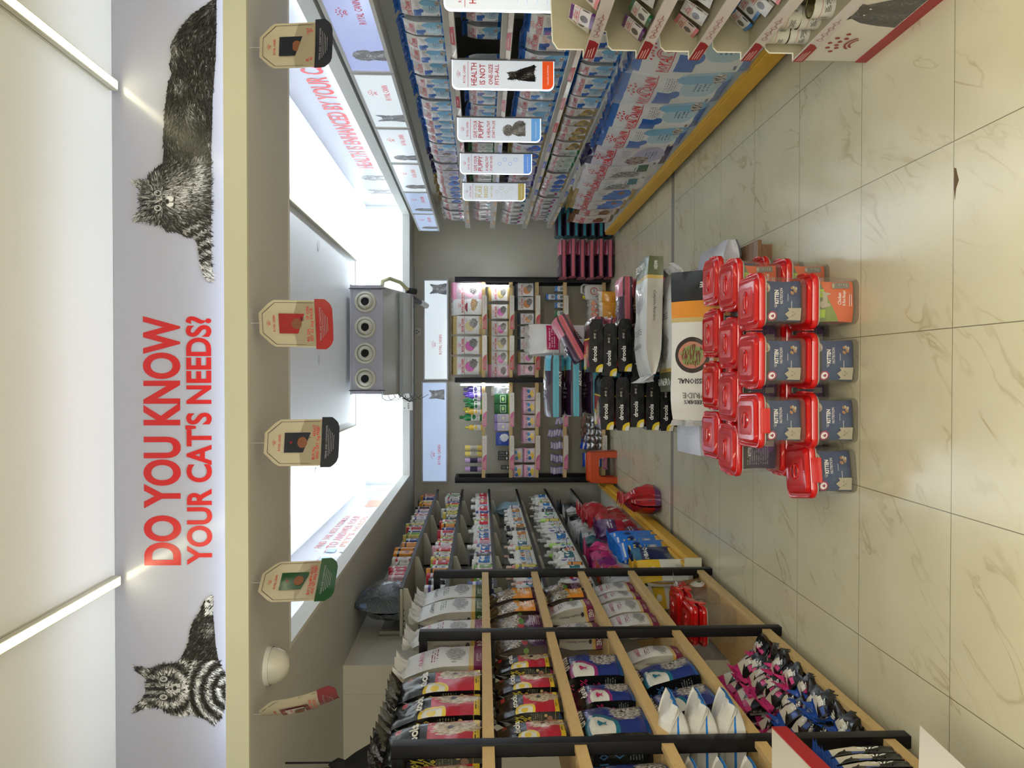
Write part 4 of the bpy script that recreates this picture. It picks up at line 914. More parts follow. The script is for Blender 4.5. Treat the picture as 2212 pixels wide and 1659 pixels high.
# ---------------- black and wood racks: one builder for the back wall and the aisle side ----------------
pine = mat('pine_plank', (196, 166, 112), .5, layers=[('spot', 26, .56, (184, 150, 96)), ('lines', 0, 0, 1, 1, 22, (200, 172, 120))])
RZ = [.09, .55, .88, 1.185, 1.505]
def rack(name, label, L, bays, depth, fw, loc, rz, pw_=.045):
    """frames at each bay line, planks between; local x along the wall, local -y towards the aisle"""
    t = thing(name, label, 'shelving rack', loc, rz)
    for i in range(bays+1):
        x = i*L/bays; mb = MB().box(x-fw/2, x+fw/2, -depth, -depth+pw_, 0, 1.83).box(x-fw/2, x+fw/2, -pw_, 0, 0, 1.83).box(x-fw/2, x+fw/2, -depth+pw_, -pw_, 1.83-.04, 1.83)
        for z in RZ: mb.box(x-fw/2+.004, x+fw/2-.004, -depth+pw_, -pw_, z-.055, z-.028)
        mb.build('end_frame', black_metal, t, bevel=.003)
    for i in range(bays):
        for z in RZ:
            MB().box(i*L/bays+fw/2, (i+1)*L/bays-fw/2, -depth+.012, -.02, z-.022, z).box(i*L/bays+fw/2, (i+1)*L/bays-fw/2, -depth+.008, -depth+.03, z-.03, z+.012).build('shelf', pine, t)
    return t
BX0, BX1, BYF = -1.245, 1.105, 8.93
rack('display_rack', 'black framed rack with pine shelves against the back wall under two lit signs', BX1-BX0, 2, .40, .06, (BX0, BYF+.40, 0), 0)
tube_m = mat('tube_lamp', (240, 248, 255), .4, emit=22)
for x, d, lab in ((BX1-.075, 1, 'vertical white tube lamp beside the pale cat food bags'), (BX0+(BX1-BX0)/2-.055, -1, 'vertical white tube lamp between the two bays of the back rack')):
    t = thing('tube_lamp', lab, 'tube lamp', (x, BYF-.0, 1.20), 0, 'tube lamps of the back rack')
    MB().tube([(0, 0, 0), (0, 0, .56)], .010, 10).build('glowing_tube', tube_m, t, True)
    MB().tube([(0, 0, -.012), (0, 0, .0)], .012, 10).tube([(0, 0, .56), (0, 0, .572)], .012, 10).box(-.006*0-.002, .035*d if d > 0 else .002, -.003, .003, .27, .285).build('tube_clip', white_plastic, t)
BY_ = BYF+.03
def X(y, Y=BY_): return pw(1100, y, Y=Y).x
# price strips
psr = price_strip(.40, .052, mat('strip_brightred', (186, 36, 40), .25)); psp = price_strip(.40, .052, spk)
for li, (z, nm) in enumerate(zip(RZ[::-1], ('top', 'second', 'third', 'fourth', 'lowest'))):
    for k, (yc, src, cn) in enumerate(((675, psr, 'red'), (762, psr, 'red'), (885, psp, 'pink'), (978, psp, 'pink'))):
        if li == 3 and k == 1: continue
        place(src, (X(yc, BYF), BYF-.006, z-.048), 0, '%s price strip on the %s shelf of the back rack, %s from the tube-lit end' % (cn, nm, ORD[k]), 'price strips of the back rack')
# cat food bags of the bay on the lettered-wall side
bg = (176, 152, 96)
def catfront(name, base, ends, disc, dcol2, extra=()):
    L = [('rect', 0, 0, 1, .12, ends), ('rect', 0, .86, 1, 1, ends), ('rect', 0, .60, 1, .612, R_), ('ell', .45, .42, .3, .17, dcol2), ('ell', .45, .42, .27, .155, disc), ('fur', .62, .3, .26, .14, (60, 56, 54), (150, 145, 140)), ('lines', .6, .52, .9, .57, 2, (120, 120, 120))]+list(extra)
    return mat('cat_'+name, base, layers=L, **SH)
wh = (222, 220, 216)
CF = {'persian': catfront('persian', wh, bg, (206, 96, 176), (214, 150, 110)), 'tan': catfront('tan', wh, bg, (190, 172, 108), (206, 190, 130)),
      'fit': catfront('fit', wh, (214, 212, 210), (222, 220, 216), (222, 220, 216), [('half', 0, 1, 2, wh), ('ell', .42, .5, .26, .09, (130, 30, 60)), ('rect', .1, .38, .9, .5, wh), ('fur', .55, .3, .34, .1, (150, 110, 60), (200, 170, 120))]),
      'pink': catfront('pink', (226, 212, 218), (232, 160, 188), (240, 190, 206), (232, 170, 196)), 'slate': catfront('slate', wh, (66, 74, 84), (210, 130, 60), (160, 90, 40))}
def catprint(P, w, h): P.text('ROYAL CANIN', 0, .67*h, w*.12, 0, w*.74, .03, 1); P.crown(0, .76*h, w*.2, 0)
def cb(kind, w, h, seed, **kw): return bagkind('cat'+kind, w, h, w*.42, CF[kind], gray_side, CF[kind], {'persian': sealg, 'tan': sealg, 'fit': sealw, 'pink': mat('seal_pink', (230, 150, 180), .3), 'slate': mat('seal_slate', (60, 66, 76), .3)}[kind], catprint, ink4, None, seed, frac=.05, obname='cat_food_bag', **kw)
CB1 = {k: cb(k, .215, .35, 3+i, wr=.007, vt=.66) for i, k in enumerate(('persian', 'tan', 'fit', 'pink'))}
CB2 = {k: cb(k, .175, .25, 13+i, wr=.005) for i, k in enumerate(('persian', 'tan', 'pink', 'slate'))}
CB3 = {k: cb(k, .135, .225, 23+i, wr=.004) for i, k in enumerate(('persian', 'pink', 'slate'))}
kn = {'persian': 'cat food bag with magenta disc', 'tan': 'cat food bag with gold disc', 'fit': 'white cat food bag lettered FIT', 'pink': 'pale pink kitten food bag', 'slate': 'slate-ended cat food bag'}
for nm, z, D, row in (('top', RZ[4], CB1, [('pink', 630), ('fit', 661), ('tan', 702), ('persian', 746), ('persian', 790)]),
                      ('second', RZ[3], CB2, [('tan', 634), ('persian', 673), ('persian', 709), ('tan', 742), ('persian', 774), ('pink', 804)]),
                      ('third', RZ[2], CB3, [('slate', 625), ('slate', 655), ('slate', 688), ('slate', 716), ('slate', 743), ('persian', 772), ('pink', 799)])):
    for k, (kd, yc) in enumerate(row):
        o = place(D[kd], (X(yc), BY_+.05, z+.001), (math.radians(-2), 0, .06*math.sin(k*2.3)), '%s, back rack %s shelf, %s in row' % (kn[kd], nm, ORD[k]), 'cat food bags on the %s shelf' % nm)
        if D is CB3 and k < 2: o.scale = (1.18, 1, 1.08)
        if D is CB3 and k >= 2: o.scale = (.95, .95, .92)
def carton(name, w, d, h, layers, col, bevel=.0015):
    o = MB().box(-w/2, w/2, -d/2, d/2, 0, h).build(name, mat(name+'_%d%d%d' % col+str(len(layers)), col, .45, layers=layers), None, bevel=bevel); return tag(o, '', 'carton')
bxb = carton('pouch_carton', .062, .12, .105, [('rect', 0, .72, 1, 1, (60, 124, 196)), ('ell', .5, .62, .4, .14, (222, 224, 224)), ('lines', .3, .58, .7, .68, 2, R_), ('fur', .5, .25, .3, .2, (60, 60, 70), (170, 170, 180))], (196, 208, 216))
bxg = carton('pouch_carton', .062, .12, .105, [('rect', 0, .72, 1, 1, (40, 116, 60)), ('ell', .5, .62, .4, .14, (222, 224, 224)), ('lines', .3, .58, .7, .68, 2, R_), ('fur', .5, .25, .3, .2, (60, 60, 70), (170, 170, 180)), ('rect', .7, .1, .8, .2, (60, 60, 60))], (200, 210, 200))
for k in range(10):
    g = 3 <= k < 6
    for r_ in (0, 1):
        if r_ and k != 1: continue
        place(bxg if g else bxb, (X(623+17.8*k, BY_), BY_+.06, RZ[1]+.001+.106*r_), 0, 'small %s pouch carton on the fourth back shelf, %s along' % ('green' if g else 'blue', ORD[k]+(' column upper box' if r_ else '')), 'pouch cartons on the fourth shelf')
place(bxb, (X(798, BY_), BY_+.03, RZ[1]+.001), .0, 'single blue pouch carton by the middle post of the back rack, behind the stacked bags')
# jerry can and orange pouches on the lowest shelf
def jerry(label, loc, cap, col, s=1):
    t = thing('jerry_can', label, 'jerry can', loc, 0); jm = mat('jerry_%d' % col[0], col, .35)
    MB().loft([(0, .105, .06, .02), (.012, .112, .066, .02), (.22, .112, .066, .02), (.25, .10, .06, .02), (.262, .05, .04, .015)], o=(0, 0, 0)).build('can_body', jm, t, True)
    MB().tube([(.105, 0, .215), (.112, 0, .27), (.09, 0, .30), (.0, 0, .30), (-.02, 0, .26)], .016, 8).build('handle', jm, t, True)
    MB().lathe([(.026, 0), (.026, .035), (.001, .036)], 14, 0, (-.07, 0, .25)).build('screw_cap', cap, t, True)
    P = Print().rect(-.06, .06, .085, .2, 1).ring(.012, .13, .055, .012, 0, 24).text('CARE', .012, .13, .02, 2, .06)
    P.build('can_label', [mat('label_rust', (190, 70, 40), .4), mat('label_pale', (214, 212, 208), .4), ink4[1]], lambda x, y, o: (x, -.066-o, y), t)
    t.scale = (s, s, s)
jerry('white jerry can with a swirled red label on the lowest back shelf', (X(630), BY_+.05, RZ[0]), mat('cap_yellow', (222, 206, 40), .4), (216, 216, 210), .82)
op = bagkind('orange', .10, .17, .06, mat('orange_pouch', (196, 186, 176), layers=[('rect', 0, 0, 1, .35, (206, 92, 50)), ('ell', .5, .55, .4, .25, (214, 110, 66)), ('lines', .2, .5, .8, .7, 3, (230, 220, 210))], **SH), gray_side, gray_side, sealw, seed=7, wr=.01, obname='treat_pouch')
for k, yc in enumerate((655, 668, 680, 690)):
    place(op, (X(yc)-.0, BY_+.03, RZ[0]+.001), (0, 0, .2*math.sin(k*3)), 'orange and clear treat pouch on the lowest back shelf, %s from the jerry can' % ORD[k], 'treat pouches beside the jerry can')
# ----- the bay beside the bottle shelving -----
def bottle(name, prof, col, cap, capprof, lab=None, w=1, flat=.6, cat='bottle'):
    b = MB().lathe(prof, 18, sy=flat).build(name, col, None, True)
    MB().lathe(capprof, 14).build('cap', cap, b, True)
    if lab:
        h0, h1, lc, fx = lab; r = max(p[0] for p in prof); mb = MB(); vs = []; uv = []
        for i in range(2):
            for j in range(13):
                a = -PI/2-1.25+2.5*j/12; vs.append((math.cos(a)*(r+.0008), math.sin(a)*(r+.0008)*flat, (h0, h1)[i])); uv.append((j/12, i))
        mb.add(vs, [(j, j+1, 14+j, 13+j) for j in range(12)], 0, uv); mb.build('bottle_label', mat('lab_%s_%d%d' % (name, lc[0], fx[0]), lc, .4, layers=[('lines', .2, .15, .8, .45, 3, (110, 110, 116)), ('ell', .5, .7, .28, .2, fx), ('rect', 0, 0, 1, .08, fx)]), b)
    return tag(b, '', cat)
bp = [(.001, 0), (.035, 0), (.038, .006), (.038, .09), (.033, .12), (.038, .15), (.03, .175), (.013, .19), (.012, .2)]
cp = [(.016, .197), (.016, .232), (.001, .233)]
CC = {'purple': (86, 60, 160), 'green': (26, 120, 60), 'yellow': (224, 186, 60), 'dkpurple': (60, 50, 110)}
SB = {k: bottle('shampoo_bottle', bp, mat('bt_'+k, c, .2, coat=.3), mat('btc_'+k, {'yellow': (222, 214, 60)}.get(k, c), .35), cp, (.02, .115, (226, 226, 226), c)) for k, c in CC.items()}
row = [('dkpurple', 841, .1), ('purple', 851, .1), ('purple', 856, .0), ('green', 866, .1), ('green', 872, .02), ('green', 877, .0), ('yellow', 885, .1), ('yellow', 890, 0), ('green', 902, .02), ('yellow', 924, .02)]
for k, (kd, yc, dy) in enumerate(row):
    o = place(SB[kd], (X(yc), BY_+.05+dy, RZ[4]+.001), .2*math.sin(k), '%s shampoo bottle on the top back shelf, %s from the tube lamp' % ({'dkpurple': 'dark violet', 'purple': 'purple'}.get(kd, kd), ORD[k]), 'shampoo bottles on the top back shelf'); s = 1.18 if k == 8 else .88 if dy < .05 else .98; o.scale = (s, s, s)
def roll(c1, c2):
    m = mat('roll_%d' % c1[0], c1, .8, layers=[('rect', 0, .3, 1, .72, c2), ('lines', .3, .35, .7, .68, 4, (150, 146, 150))])
    return tag(MB().lathe([(.001, 0), (.026, 0), (.031, .006), (.031, .20), (.026, .208), (.001, .205)], 18).build('towel_roll', m, None, True), '', 'towel roll')
ry, rl = roll((226, 206, 110), (208, 204, 188)), roll((196, 166, 210), (50, 44, 80))
for k, (s_, yc, c_) in enumerate(((ry, 968, 'yellow'), (ry, 981, 'yellow'), (rl, 995, 'lilac'), (rl, 1014, 'lilac'))):
    place(s_, (X(yc), BY_+.05, RZ[4]+.001), k, '%s rolled towel on the top back shelf, %s from the yellow bottle' % (c_, ORD[k]), 'towel rolls')
wpg = carton('wet_wipes', .115, .08, .185, [('rect', .12, .25, .88, .62, (222, 230, 220)), ('rect', .18, .29, .82, .58, (30, 130, 60)), ('rect', 0, .02, 1, .1, (140, 196, 60)), ('ell', .5, .44, .2, .08, (210, 226, 160))], (20, 96, 44), .012)
wpl = carton('wet_wipes', .10, .07, .185, [('rect', 0, .78, 1, 1, (150, 128, 190)), ('rect', .2, .25, .8, .6, (190, 180, 216)), ('ell', .5, .42, .2, .1, (230, 220, 190)), ('lines', .2, .64, .8, .74, 2, (90, 80, 110))], (218, 212, 226), .012)
for k, (s_, yc, c_) in enumerate(((wpg, 862, 'green'), (wpg, 883, 'green'), (wpl, 903, 'lilac and white'), (wpl, 922, 'lilac and white'))):
    place(s_, (X(yc), BY_+.05, RZ[3]+.001), 0, '%s wet wipes pack on the second back shelf, %s from the tube lamp' % (c_, ORD[k]), 'wet wipes packs', cat='wet wipes')
sb_ = bagkind('silver', .15, .22, .08, mat('silver_bag', (150, 156, 160), .2, metal=.6, bump=.5, bs=18), mat('silver_bag'), mat('silver_bag'), None, seed=2, wr=.02, obname='foil_bag'); tag(sb_, 'crumpled silver bag on the second back shelf under the tube lamp', 'foil bag'); place(sb_, (X(842), BY_+.09, RZ[3]+.001), .2, sb_['label'])
o = carton('dog_wipes_box', .155, .05, .165, [('fur', .6, .4, .3, .3, (210, 214, 220), (230, 232, 236)), ('lines', .1, .62, .6, .8, 2, (120, 150, 210))], (28, 60, 150)); tag(o, 'dark blue box with a white dog drawing on the second back shelf', 'carton'); place(o, (X(948), BY_+.02, RZ[3]+.001), 0, o['label'])
bk = carton('black_tube_box', .045, .05, .14, [('lines', .2, .4, .8, .9, 5, (120, 120, 120)), ('rect', .2, .2, .8, .32, (214, 214, 214))], (16, 16, 18))
for k, (yc, s) in enumerate(((979, 1), (990, 1), (1010, .75))): place(bk, (X(yc), BY_+.03, RZ[3]+.001), 0, 'slim black box on the second back shelf, %s from the blue dog box' % ORD[k], 'slim black boxes').scale = (1, 1, s)
dm = mat('diaper_pack', (222, 206, 216), layers=[('rect', 0, .82, 1, 1, (232, 170, 196)), ('lines', .1, .62, .9, .8, 2, (180, 40, 110)), ('ell', .7, .56, .14, .12, (60, 140, 200)), ('ell', .5, .3, .28, .16, (226, 190, 60)), ('ell', .3, .5, .14, .14, (60, 110, 170)), ('rect', 0, 0, 1, .06, (190, 220, 210))], **SH)
dp = Bag(.155, .15, .09, 6, wr=.004, vt=.8, top=.05).mesh([dm, dm, dm], None, 'diaper_pack'); Bag(.155, .15, .09, 6, wr=.006, top=.02).seal(mat('seal_dp', (232, 180, 204), .3), dp, .12); tag(dp, '', 'diaper pack')
for k, (yc, dz, row_) in enumerate(((851, 0, 'single'), (880, 0, 'single'), (911, 0, 'single'), (944, 0, 'single'), (984, 0, 'lower'), (1020, 0, 'lower'), (984, .155, 'upper'), (1020, .155, 'upper'))):
    o = place(dp, (X(yc), BY_+.06, RZ[2]+.001+dz), 0, 'pink and white pet diaper pack on the third back shelf, %s row, %s counted' % (row_, ORD[k]), 'pet diaper packs')
    if k > 3: o.scale = (1.1, 1, .93)
# purple and white rolls on the fourth shelf
pm_ = mat('treat_roll_m', (206, 200, 212), layers=[('rect', 0, 0, .1, 1, (92, 66, 150)), ('rect', .9, 0, 1, 1, (92, 66, 150)), ('lines', .1, .1, .9, .9, 3, (120, 96, 170))], **SH)
tr_ = Bag(.095, .028, .028, 3, wr=.004, vt=.9, top=.01).mesh([pm_]*3, None, 'treat_roll', 5, 4); tag(tr_, '', 'treat packet')
rnd = random.Random(2)
n_ = 0
for c_ in range(6):
    for j in range(5 if c_ < 3 else 6 if c_ == 3 else 3):
        o = place(tr_, (X(1018-27*c_)+rnd.uniform(-.01, .01), BY_+.03+rnd.uniform(0, .02), RZ[1]+.001+.031*j), (0, rnd.uniform(-.1, .1) if c_ < 3 else rnd.uniform(-.35, .35), rnd.uniform(-.1, .1)), 'violet and white treat packet, %s pile on the fourth back shelf, %s up' % (ORD[c_], ORD[j]), 'violet treat packets'); n_ += 1
# lowest shelf: foil packs, brown packs, blue-striped packs
fm = mat('foil_pack', (170, 168, 170), .16, metal=.8, bump=.8, bs=30)
fp = Bag(.075, .048, .05, 4, wr=.012, vt=.4, top=.004).mesh([fm]*3, None, 'foil_treat_pack', 5, 6); tag(fp, '', 'foil treat pack')
for c_ in range(5):
    for j in range(4):
        place(fp, (X(905+15*c_), BY_+.02+.01*(j % 2), RZ[0]+.002+.047*j), (0, rnd.uniform(-.3, .3), rnd.uniform(-.5, .5)), 'crinkled silver treat pack, %s column on the lowest back shelf, %s up' % (ORD[c_], ORD[j]), 'silver treat packs')
bm_ = mat('brown_pack', (120, 84, 80), layers=[('lines', .1, .1, .9, .9, 3, (160, 120, 110))], **SH)
bpk = Bag(.095, .03, .06, 8, wr=.006, vt=.8, top=.01).mesh([bm_]*3, None, 'jerky_pack', 5, 5); tag(bpk, '', 'jerky pack')
for k in range(5): place(bpk, (X(905+12*k), BY_+.06, RZ[0]+.2+.02*(k % 2)), (0, .2*math.sin(k*2), .3*k), 'dull pink jerky pack on top of the silver packs, %s from the bags' % ORD[k], 'jerky packs')
um = mat('blue_pack', (24, 64, 176), layers=[('rect', .0, .38, 1, .62, (226, 230, 234))], **SH)
ub = Bag(.17, .075, .075, 8, wr=.006, vt=.8, top=.02).mesh([um]*3, None, 'pad_pack', 6, 5); tag(ub, '', 'pad pack')
for k, (yc, z, tl) in enumerate(((1012, 0, 1.5), (1012, .15, 1.5), (1000, .0, 1.5), (975, .19, 1.5), (990, 0, 1.55))):
    pass
for k, (yc, z) in enumerate(((995, 0), (995, .078), (995, .156), (958, .17))):
    place(ub, (X(yc), BY_+.06, RZ[0]+.001+(z if k < 3 else .175)), (0, 0 if k < 3 else .2, .1), 'blue pack with a white stripe on the lowest back shelf, %s' % ('at the bottom', 'in the middle', 'on top', 'lying across the silver packs')[k], 'blue striped packs')
# ---------------- orange stool ----------------
om = mat('orange_plastic', (206, 72, 20), .32, spec=.5)
pl, pr = pw(1333, 1046, Z=0), pw(1333, 975, Z=0)
t = thing('plastic_stool', 'small orange plastic step stool standing before the back rack', 'stool', ((pl.x+pr.x)/2, pl.y+.12, 0), .04)
sw, sh_ = abs(pl.x-pr.x)/2, .325; dp_ = .12
MB().loft([(sh_-.05, sw-.012, dp_-.008, .03), (sh_-.02, sw-.02, dp_-.014, .03), (sh_-.004, sw-.026, dp_-.02, .03), (sh_, sw-.034, dp_-.028, .025)], seg=6).build('seat', om, t, True)
hw, hi = sw, sw-.075
for y0_, sg_ in ((-dp_, 1), (dp_-.008, 1)):
    out = [(-hw, 0), (-hi, 0), (-hi, .16)]+[(-hi+.04-.04*math.cos(a), .16+.045*math.sin(a)) for a in (PI/4, PI/2)]+[(hi-.04+.04*math.sin(a), .16+.045*math.cos(a)) for a in (0, PI/4)]+[(hi, .16), (hi, 0), (hw, 0), (hw-.012, sh_-.03), (-hw+.012, sh_-.03)]
    MB().prism(out, y0_, y0_+.008).build('leg_panel', om, t)
for sx in (-1, 1):
    MB().prism([(sx*hw, 0), (sx*(hw-.008), 0), (sx*(hw-.02), sh_-.03), (sx*(hw-.012), sh_-.03)], -dp_, dp_).build('side_panel', om, t)
# ---------------- quilted carry sacks stacked in the far corner ----------------
plum = mat('sack_plum', (56, 26, 48), .35, bump=.3, bs=14, coat=.2); 
def gus(nm, c1, c2, zc): return mat('gusset_'+nm, c1, .4, layers=[('rect', .0, 0, 1, 1, c1), ('rect', .22, .0, .78, 1, c2), ('rect', .485, 0, .515, 1, tuple(int(q*.72) for q in c2))], bump=.35, bs=18)
pinkm = gus('pink', (56, 26, 48), (206, 98, 114), 0); tealm = gus('teal', (46, 26, 50), (72, 168, 190), 0)
pinkf = mat('sack_pinkfront', (200, 110, 130), layers=[('rect', 0, 0, 1, .6, (64, 30, 56)), ('lines', .2, .3, .8, .5, 3, (200, 190, 200))], **SH); tealf = mat('sack_tealfront', (52, 30, 54), layers=[('rect', 0, .75, 1, 1, (90, 170, 190)), ('lines', .2, .3, .8, .5, 3, (200, 190, 200)), ('ell', .3, .7, .2, .15, (214, 190, 90))], **SH)
def lay(o, c, az=0, tilt=0, h=.4, d=.1, roll=0):
    """lay a bag on its back: the front turns up, its gusset faces the camera, top end towards +x"""
    m = Matrix(((0, 0, 1), (-1, 0, 0), (0, -1, 0))).to_4x4()
    o.matrix_world = Matrix.Translation(c) @ Matrix.Rotation(az, 4, 'Z') @ Matrix.Rotation(tilt, 4, 'Y') @ Matrix.Rotation(roll, 4, 'X') @ m @ Matrix.Translation((0, 0, -h/2))
    return o
def sack(nm, gm, fm_, w=.36, h=.44, d=.13, seed=1, sp=None):
    b = Bag(w, h, d, seed, wr=.010, vt=.93, top=d*.8, pinch=.0, full=.55)
    o = b.mesh([fm_, gm, fm_], None, 'quilted_sack')
    if sp: P = Print(); sp(P, d, h); P.build('side_print', ink4, b.sfn(1), o); 
    MB().tube([(-w*.3, 0, h), (-w*.2, 0, h+.02), (-w*.1, 0, h+.02), (0, 0, h)], .004, 6).build('zip_cord', mat('cord_pale', (190, 190, 190), .6), o)
    return tag(o, '', 'quilted sack')
pks = sack('pink', pinkm, pinkf, .30, .42, .108, 3)
pc_ = pw(1325, 557, Y=8.62)
for k in range(6):
    o = place(pks, (0, 0, 0), 0, 'pink-sided plum sack in the corner stack, %s from the floor' % ORD[k], 'pink sacks stacked in the far corner')
    lay(o, (pc_.x+.01*math.sin(k*2), 8.8, .055+.106*k), .03*math.sin(k*3), 0, .42)
tls = sack('teal', tealm, tealf, .26, .34, .098, 5)
for k in range(7):
    o = place(tls, (0, 0, 0), 0, 'teal-sided plum sack behind the kibble wall end, %s from the floor' % ORD[k], 'teal sacks stacked beside the kibble wall')
    lay(o, (pc_.x+.44, 8.86, .05+.096*k), .02*math.sin(k*4), 0, .34)
# ---------------- low wooden pallet with the pile of food bags ----------------
wood = mat('pallet_wood', (128, 92, 58), .45, layers=[('lines', 0, 0, 1, 1, 14, (110, 76, 46)), ('spot', 9, .58, (142, 104, 68))], coat=.2)
t = thing('wooden_pallet', 'low brown wooden pallet under the pile of food bags', 'pallet', (0, 0, 0))
for k in range(8): MB().box(-.36, .70, 3.93+k*.305, 4.20+k*.305, .062, .084).build('deck_board', wood, t, bevel=.002)
for x in (-.34, .14, .60): MB().box(x, x+.08, 3.95, 6.33, 0, .062).build('bearer', wood, t)
PT = .085
def lay2(o, c, az=0, tilt=0, h=.4, roll=0):
    """lay a bag down with its top end towards -x; roll tips the printed front towards the camera"""
    m = Matrix(((0, 0, -1), (1, 0, 0), (0, -1, 0))).to_4x4()
    o.matrix_world = Matrix.Translation(c) @ Matrix.Rotation(az, 4, 'Z') @ Matrix.Rotation(tilt, 4, 'Y') @ Matrix.Rotation(roll, 4, 'X') @ m @ Matrix.Translation((0, 0, -h/2))
    return o
# black gusseted sacks
blk_f = mat('black_red_front', (20, 20, 22), layers=[('rect', .0, .1, 1, .62, (168, 40, 48)), ('half', 1, .6, 1.05, (20, 20, 22)), ('ell', .2, .2, .3, .16, (222, 196, 60)), ('ell', .2, .2, .2, .1, (226, 222, 210)), ('fur', .62, .34, .22, .2, (150, 120, 90), (206, 184, 150)), ('rect', 0, .62, 1, .65, (220, 200, 60))], **SH)
blk_s = mat('black_side', (8, 8, 9), layers=[('ell', .98, .02, .55, .13, (226, 200, 50)), ('ell', 1.0, .02, .34, .075, (226, 222, 206)), ('rect', .46, 0, .485, 1, (48, 48, 50)), ('lines', .30, .62, .5, .82, 3, (96, 92, 70))], rough=.42, bump=.6, bs=16, spec=.22)
def blkside(P, d, h): P.text('drools', -.012, .34*h, .030, 2, .10, .02, 2, 0, PI/2).text('ADULT', -.012, .68*h, .010, 2, .035, .01, 1, 0, PI/2)
bs_ = Bag(.27, .34, .094, 12, wr=.008, vt=.9, top=.06, pinch=.02, full=.93)
bsk = bs_.mesh([blk_f, blk_s, blk_f], None, 'black_food_sack', 8, 10); P = Print(); blkside(P, .094, .34); P.build('side_print', ink4, bs_.sfn(1), bsk); tag(bsk, '', 'food sack')
q = pw(1400, 868, Y=5.0)
for k in range(7):
    o = place(bsk, (0, 0, 0), 0, 'black food sack in the shorter black stack on the pallet, %s from the bottom' % ORD[k], 'black sacks stacked on the pallet')
    lay(o, (q.x+.012*math.sin(k*2.1), 4.98+.01*math.cos(k*3), PT+.049+.097*k), .04*math.sin(k*1.7), 0, .34)
q = pw(1300, 752, Y=5.0)
for k in range(8):
    o = place(bsk, (0, 0, 0), 0, 'black food sack in the taller black stack on the pallet, %s from the bottom' % ORD[k], 'black sacks stacked on the pallet')
    lay(o, (q.x+.012*math.sin(k*2.9), 5.02+.01*math.cos(k*3), PT+.047+.093*k), .04*math.sin(k*2.7), 0, .34); o.scale = (1, 1, 1)
# teal-sided sacks
tls2 = sack('teal', tealm, tealf, .34, .43, .138, 9, lambda P, d, h: P.text('ADULT', .05, .62*h, .03, 2, .11, .01, 1, 0, PI/2))
q = pw(1240, 830, Y=5.5)
for k in range(7):
    o = place(tls2, (0, 0, 0), 0, 'plum sack with a teal zip side in the pallet pile, %s from the bottom' % ORD[k], 'teal-sided sacks in the pallet pile')
    lay(o, (q.x+.015*math.sin(k*2), 5.46, PT+.071+.141*k), .03*math.sin(k*3), 0, .43)
pks2 = sack('pink', pinkm, pinkf, .24, .34, .118, 11)
for k in range(4):
    o = place(pks2, (0, 0, 0), 0, 'pink-sided plum sack at the pallet edge under the dark one, %s from the bottom' % ORD[k], 'pink-sided sacks in the pallet pile')
    lay(o, (.50, 5.36, PT+.062+.122*k), .1*math.sin(k*3), 0, .34)
for k in range(5):
    o = place(pks2, (0, 0, 0), 0, 'pink-sided plum sack behind the black stacks, %s from the bottom' % ORD[k], 'pink-sided sacks in the pallet pile')
    lay(o, (.26, 5.86, PT+.062+.122*k), .1*math.sin(k*3+1), 0, .34)
o = place(pks2, (0, 0, 0), 0, 'plum and pink sack leaning against the white bag at the top of the pile'); lay(o, (.235, 5.33, .905), .15, math.radians(-27), .34, 0); o.scale = (1, 1, 1)
wb = bagkind('whitebar', .24, .46, .12, mat('white_barcode', (222, 220, 218), layers=[('rect', .1, .52, .95, .72, (190, 36, 96)), ('lines', .15, .56, .85, .68, 3, (230, 170, 190)), ('rect', .0, .5, 1, .51, (190, 36, 96)), ('lines', .1, .05, .4, .2, 3, (200, 60, 90))], **SH), mat('white_side', (214, 212, 208), .35, bump=.3), mat('white_side'), sealw, lambda P, w, h: [P.rect(-.0+.016*k, .12*h+.012*k, .008+.016*k, .40*h, 1) for k in range(5)], ink4, None, 5, wr=.014, obname='kibble_bag')
o = place(wb, (.25, 5.90, .70), 0, 'white bag with a magenta panel and black bars standing on top of the pile'); o.rotation_euler = (math.radians(6), math.radians(0), .3)
og = bagkind('amber', .13, .26, .09, mat('amber_bag', (226, 158, 52), layers=[('rect', 0, .75, .12, 1, (226, 222, 210)), ('rect', 0, .9, 1, 1, (226, 222, 210))], **SH), mat('amber_side', (206, 138, 40), .35, bump=.4), mat('amber_side'), sealw, None, (), None, 6, wr=.014, obname='amber_bag')
for k, (x, y, z, a) in enumerate(((.47, 5.72, PT+.25, .1), (.40, 5.64, PT+.36, -.2), (.49, 5.9, PT+.25, .5))):
    pass
for k in range(2):
    o = place(pks2, (0, 0, 0), 0, 'plum sack supporting the amber bags behind the pallet pile, %s' % ('lower', 'upper')[k], 'pink-sided sacks in the pallet pile'); lay(o, (.56, 6.12, PT+.062+.122*k), .1, 0, .30)
for k, (x, y, a) in enumerate(((.50, 6.06, .1), (.60, 6.10, -.2), (.40, 6.13, .3))):
    place(og, (x, y, PT+.245), (math.radians(4), 0, a), 'amber bag with a white top seam behind the pile, %s' % ('in the middle', 'nearest the lettered wall side', 'beside the white bag')[k], 'amber bags behind the pile')
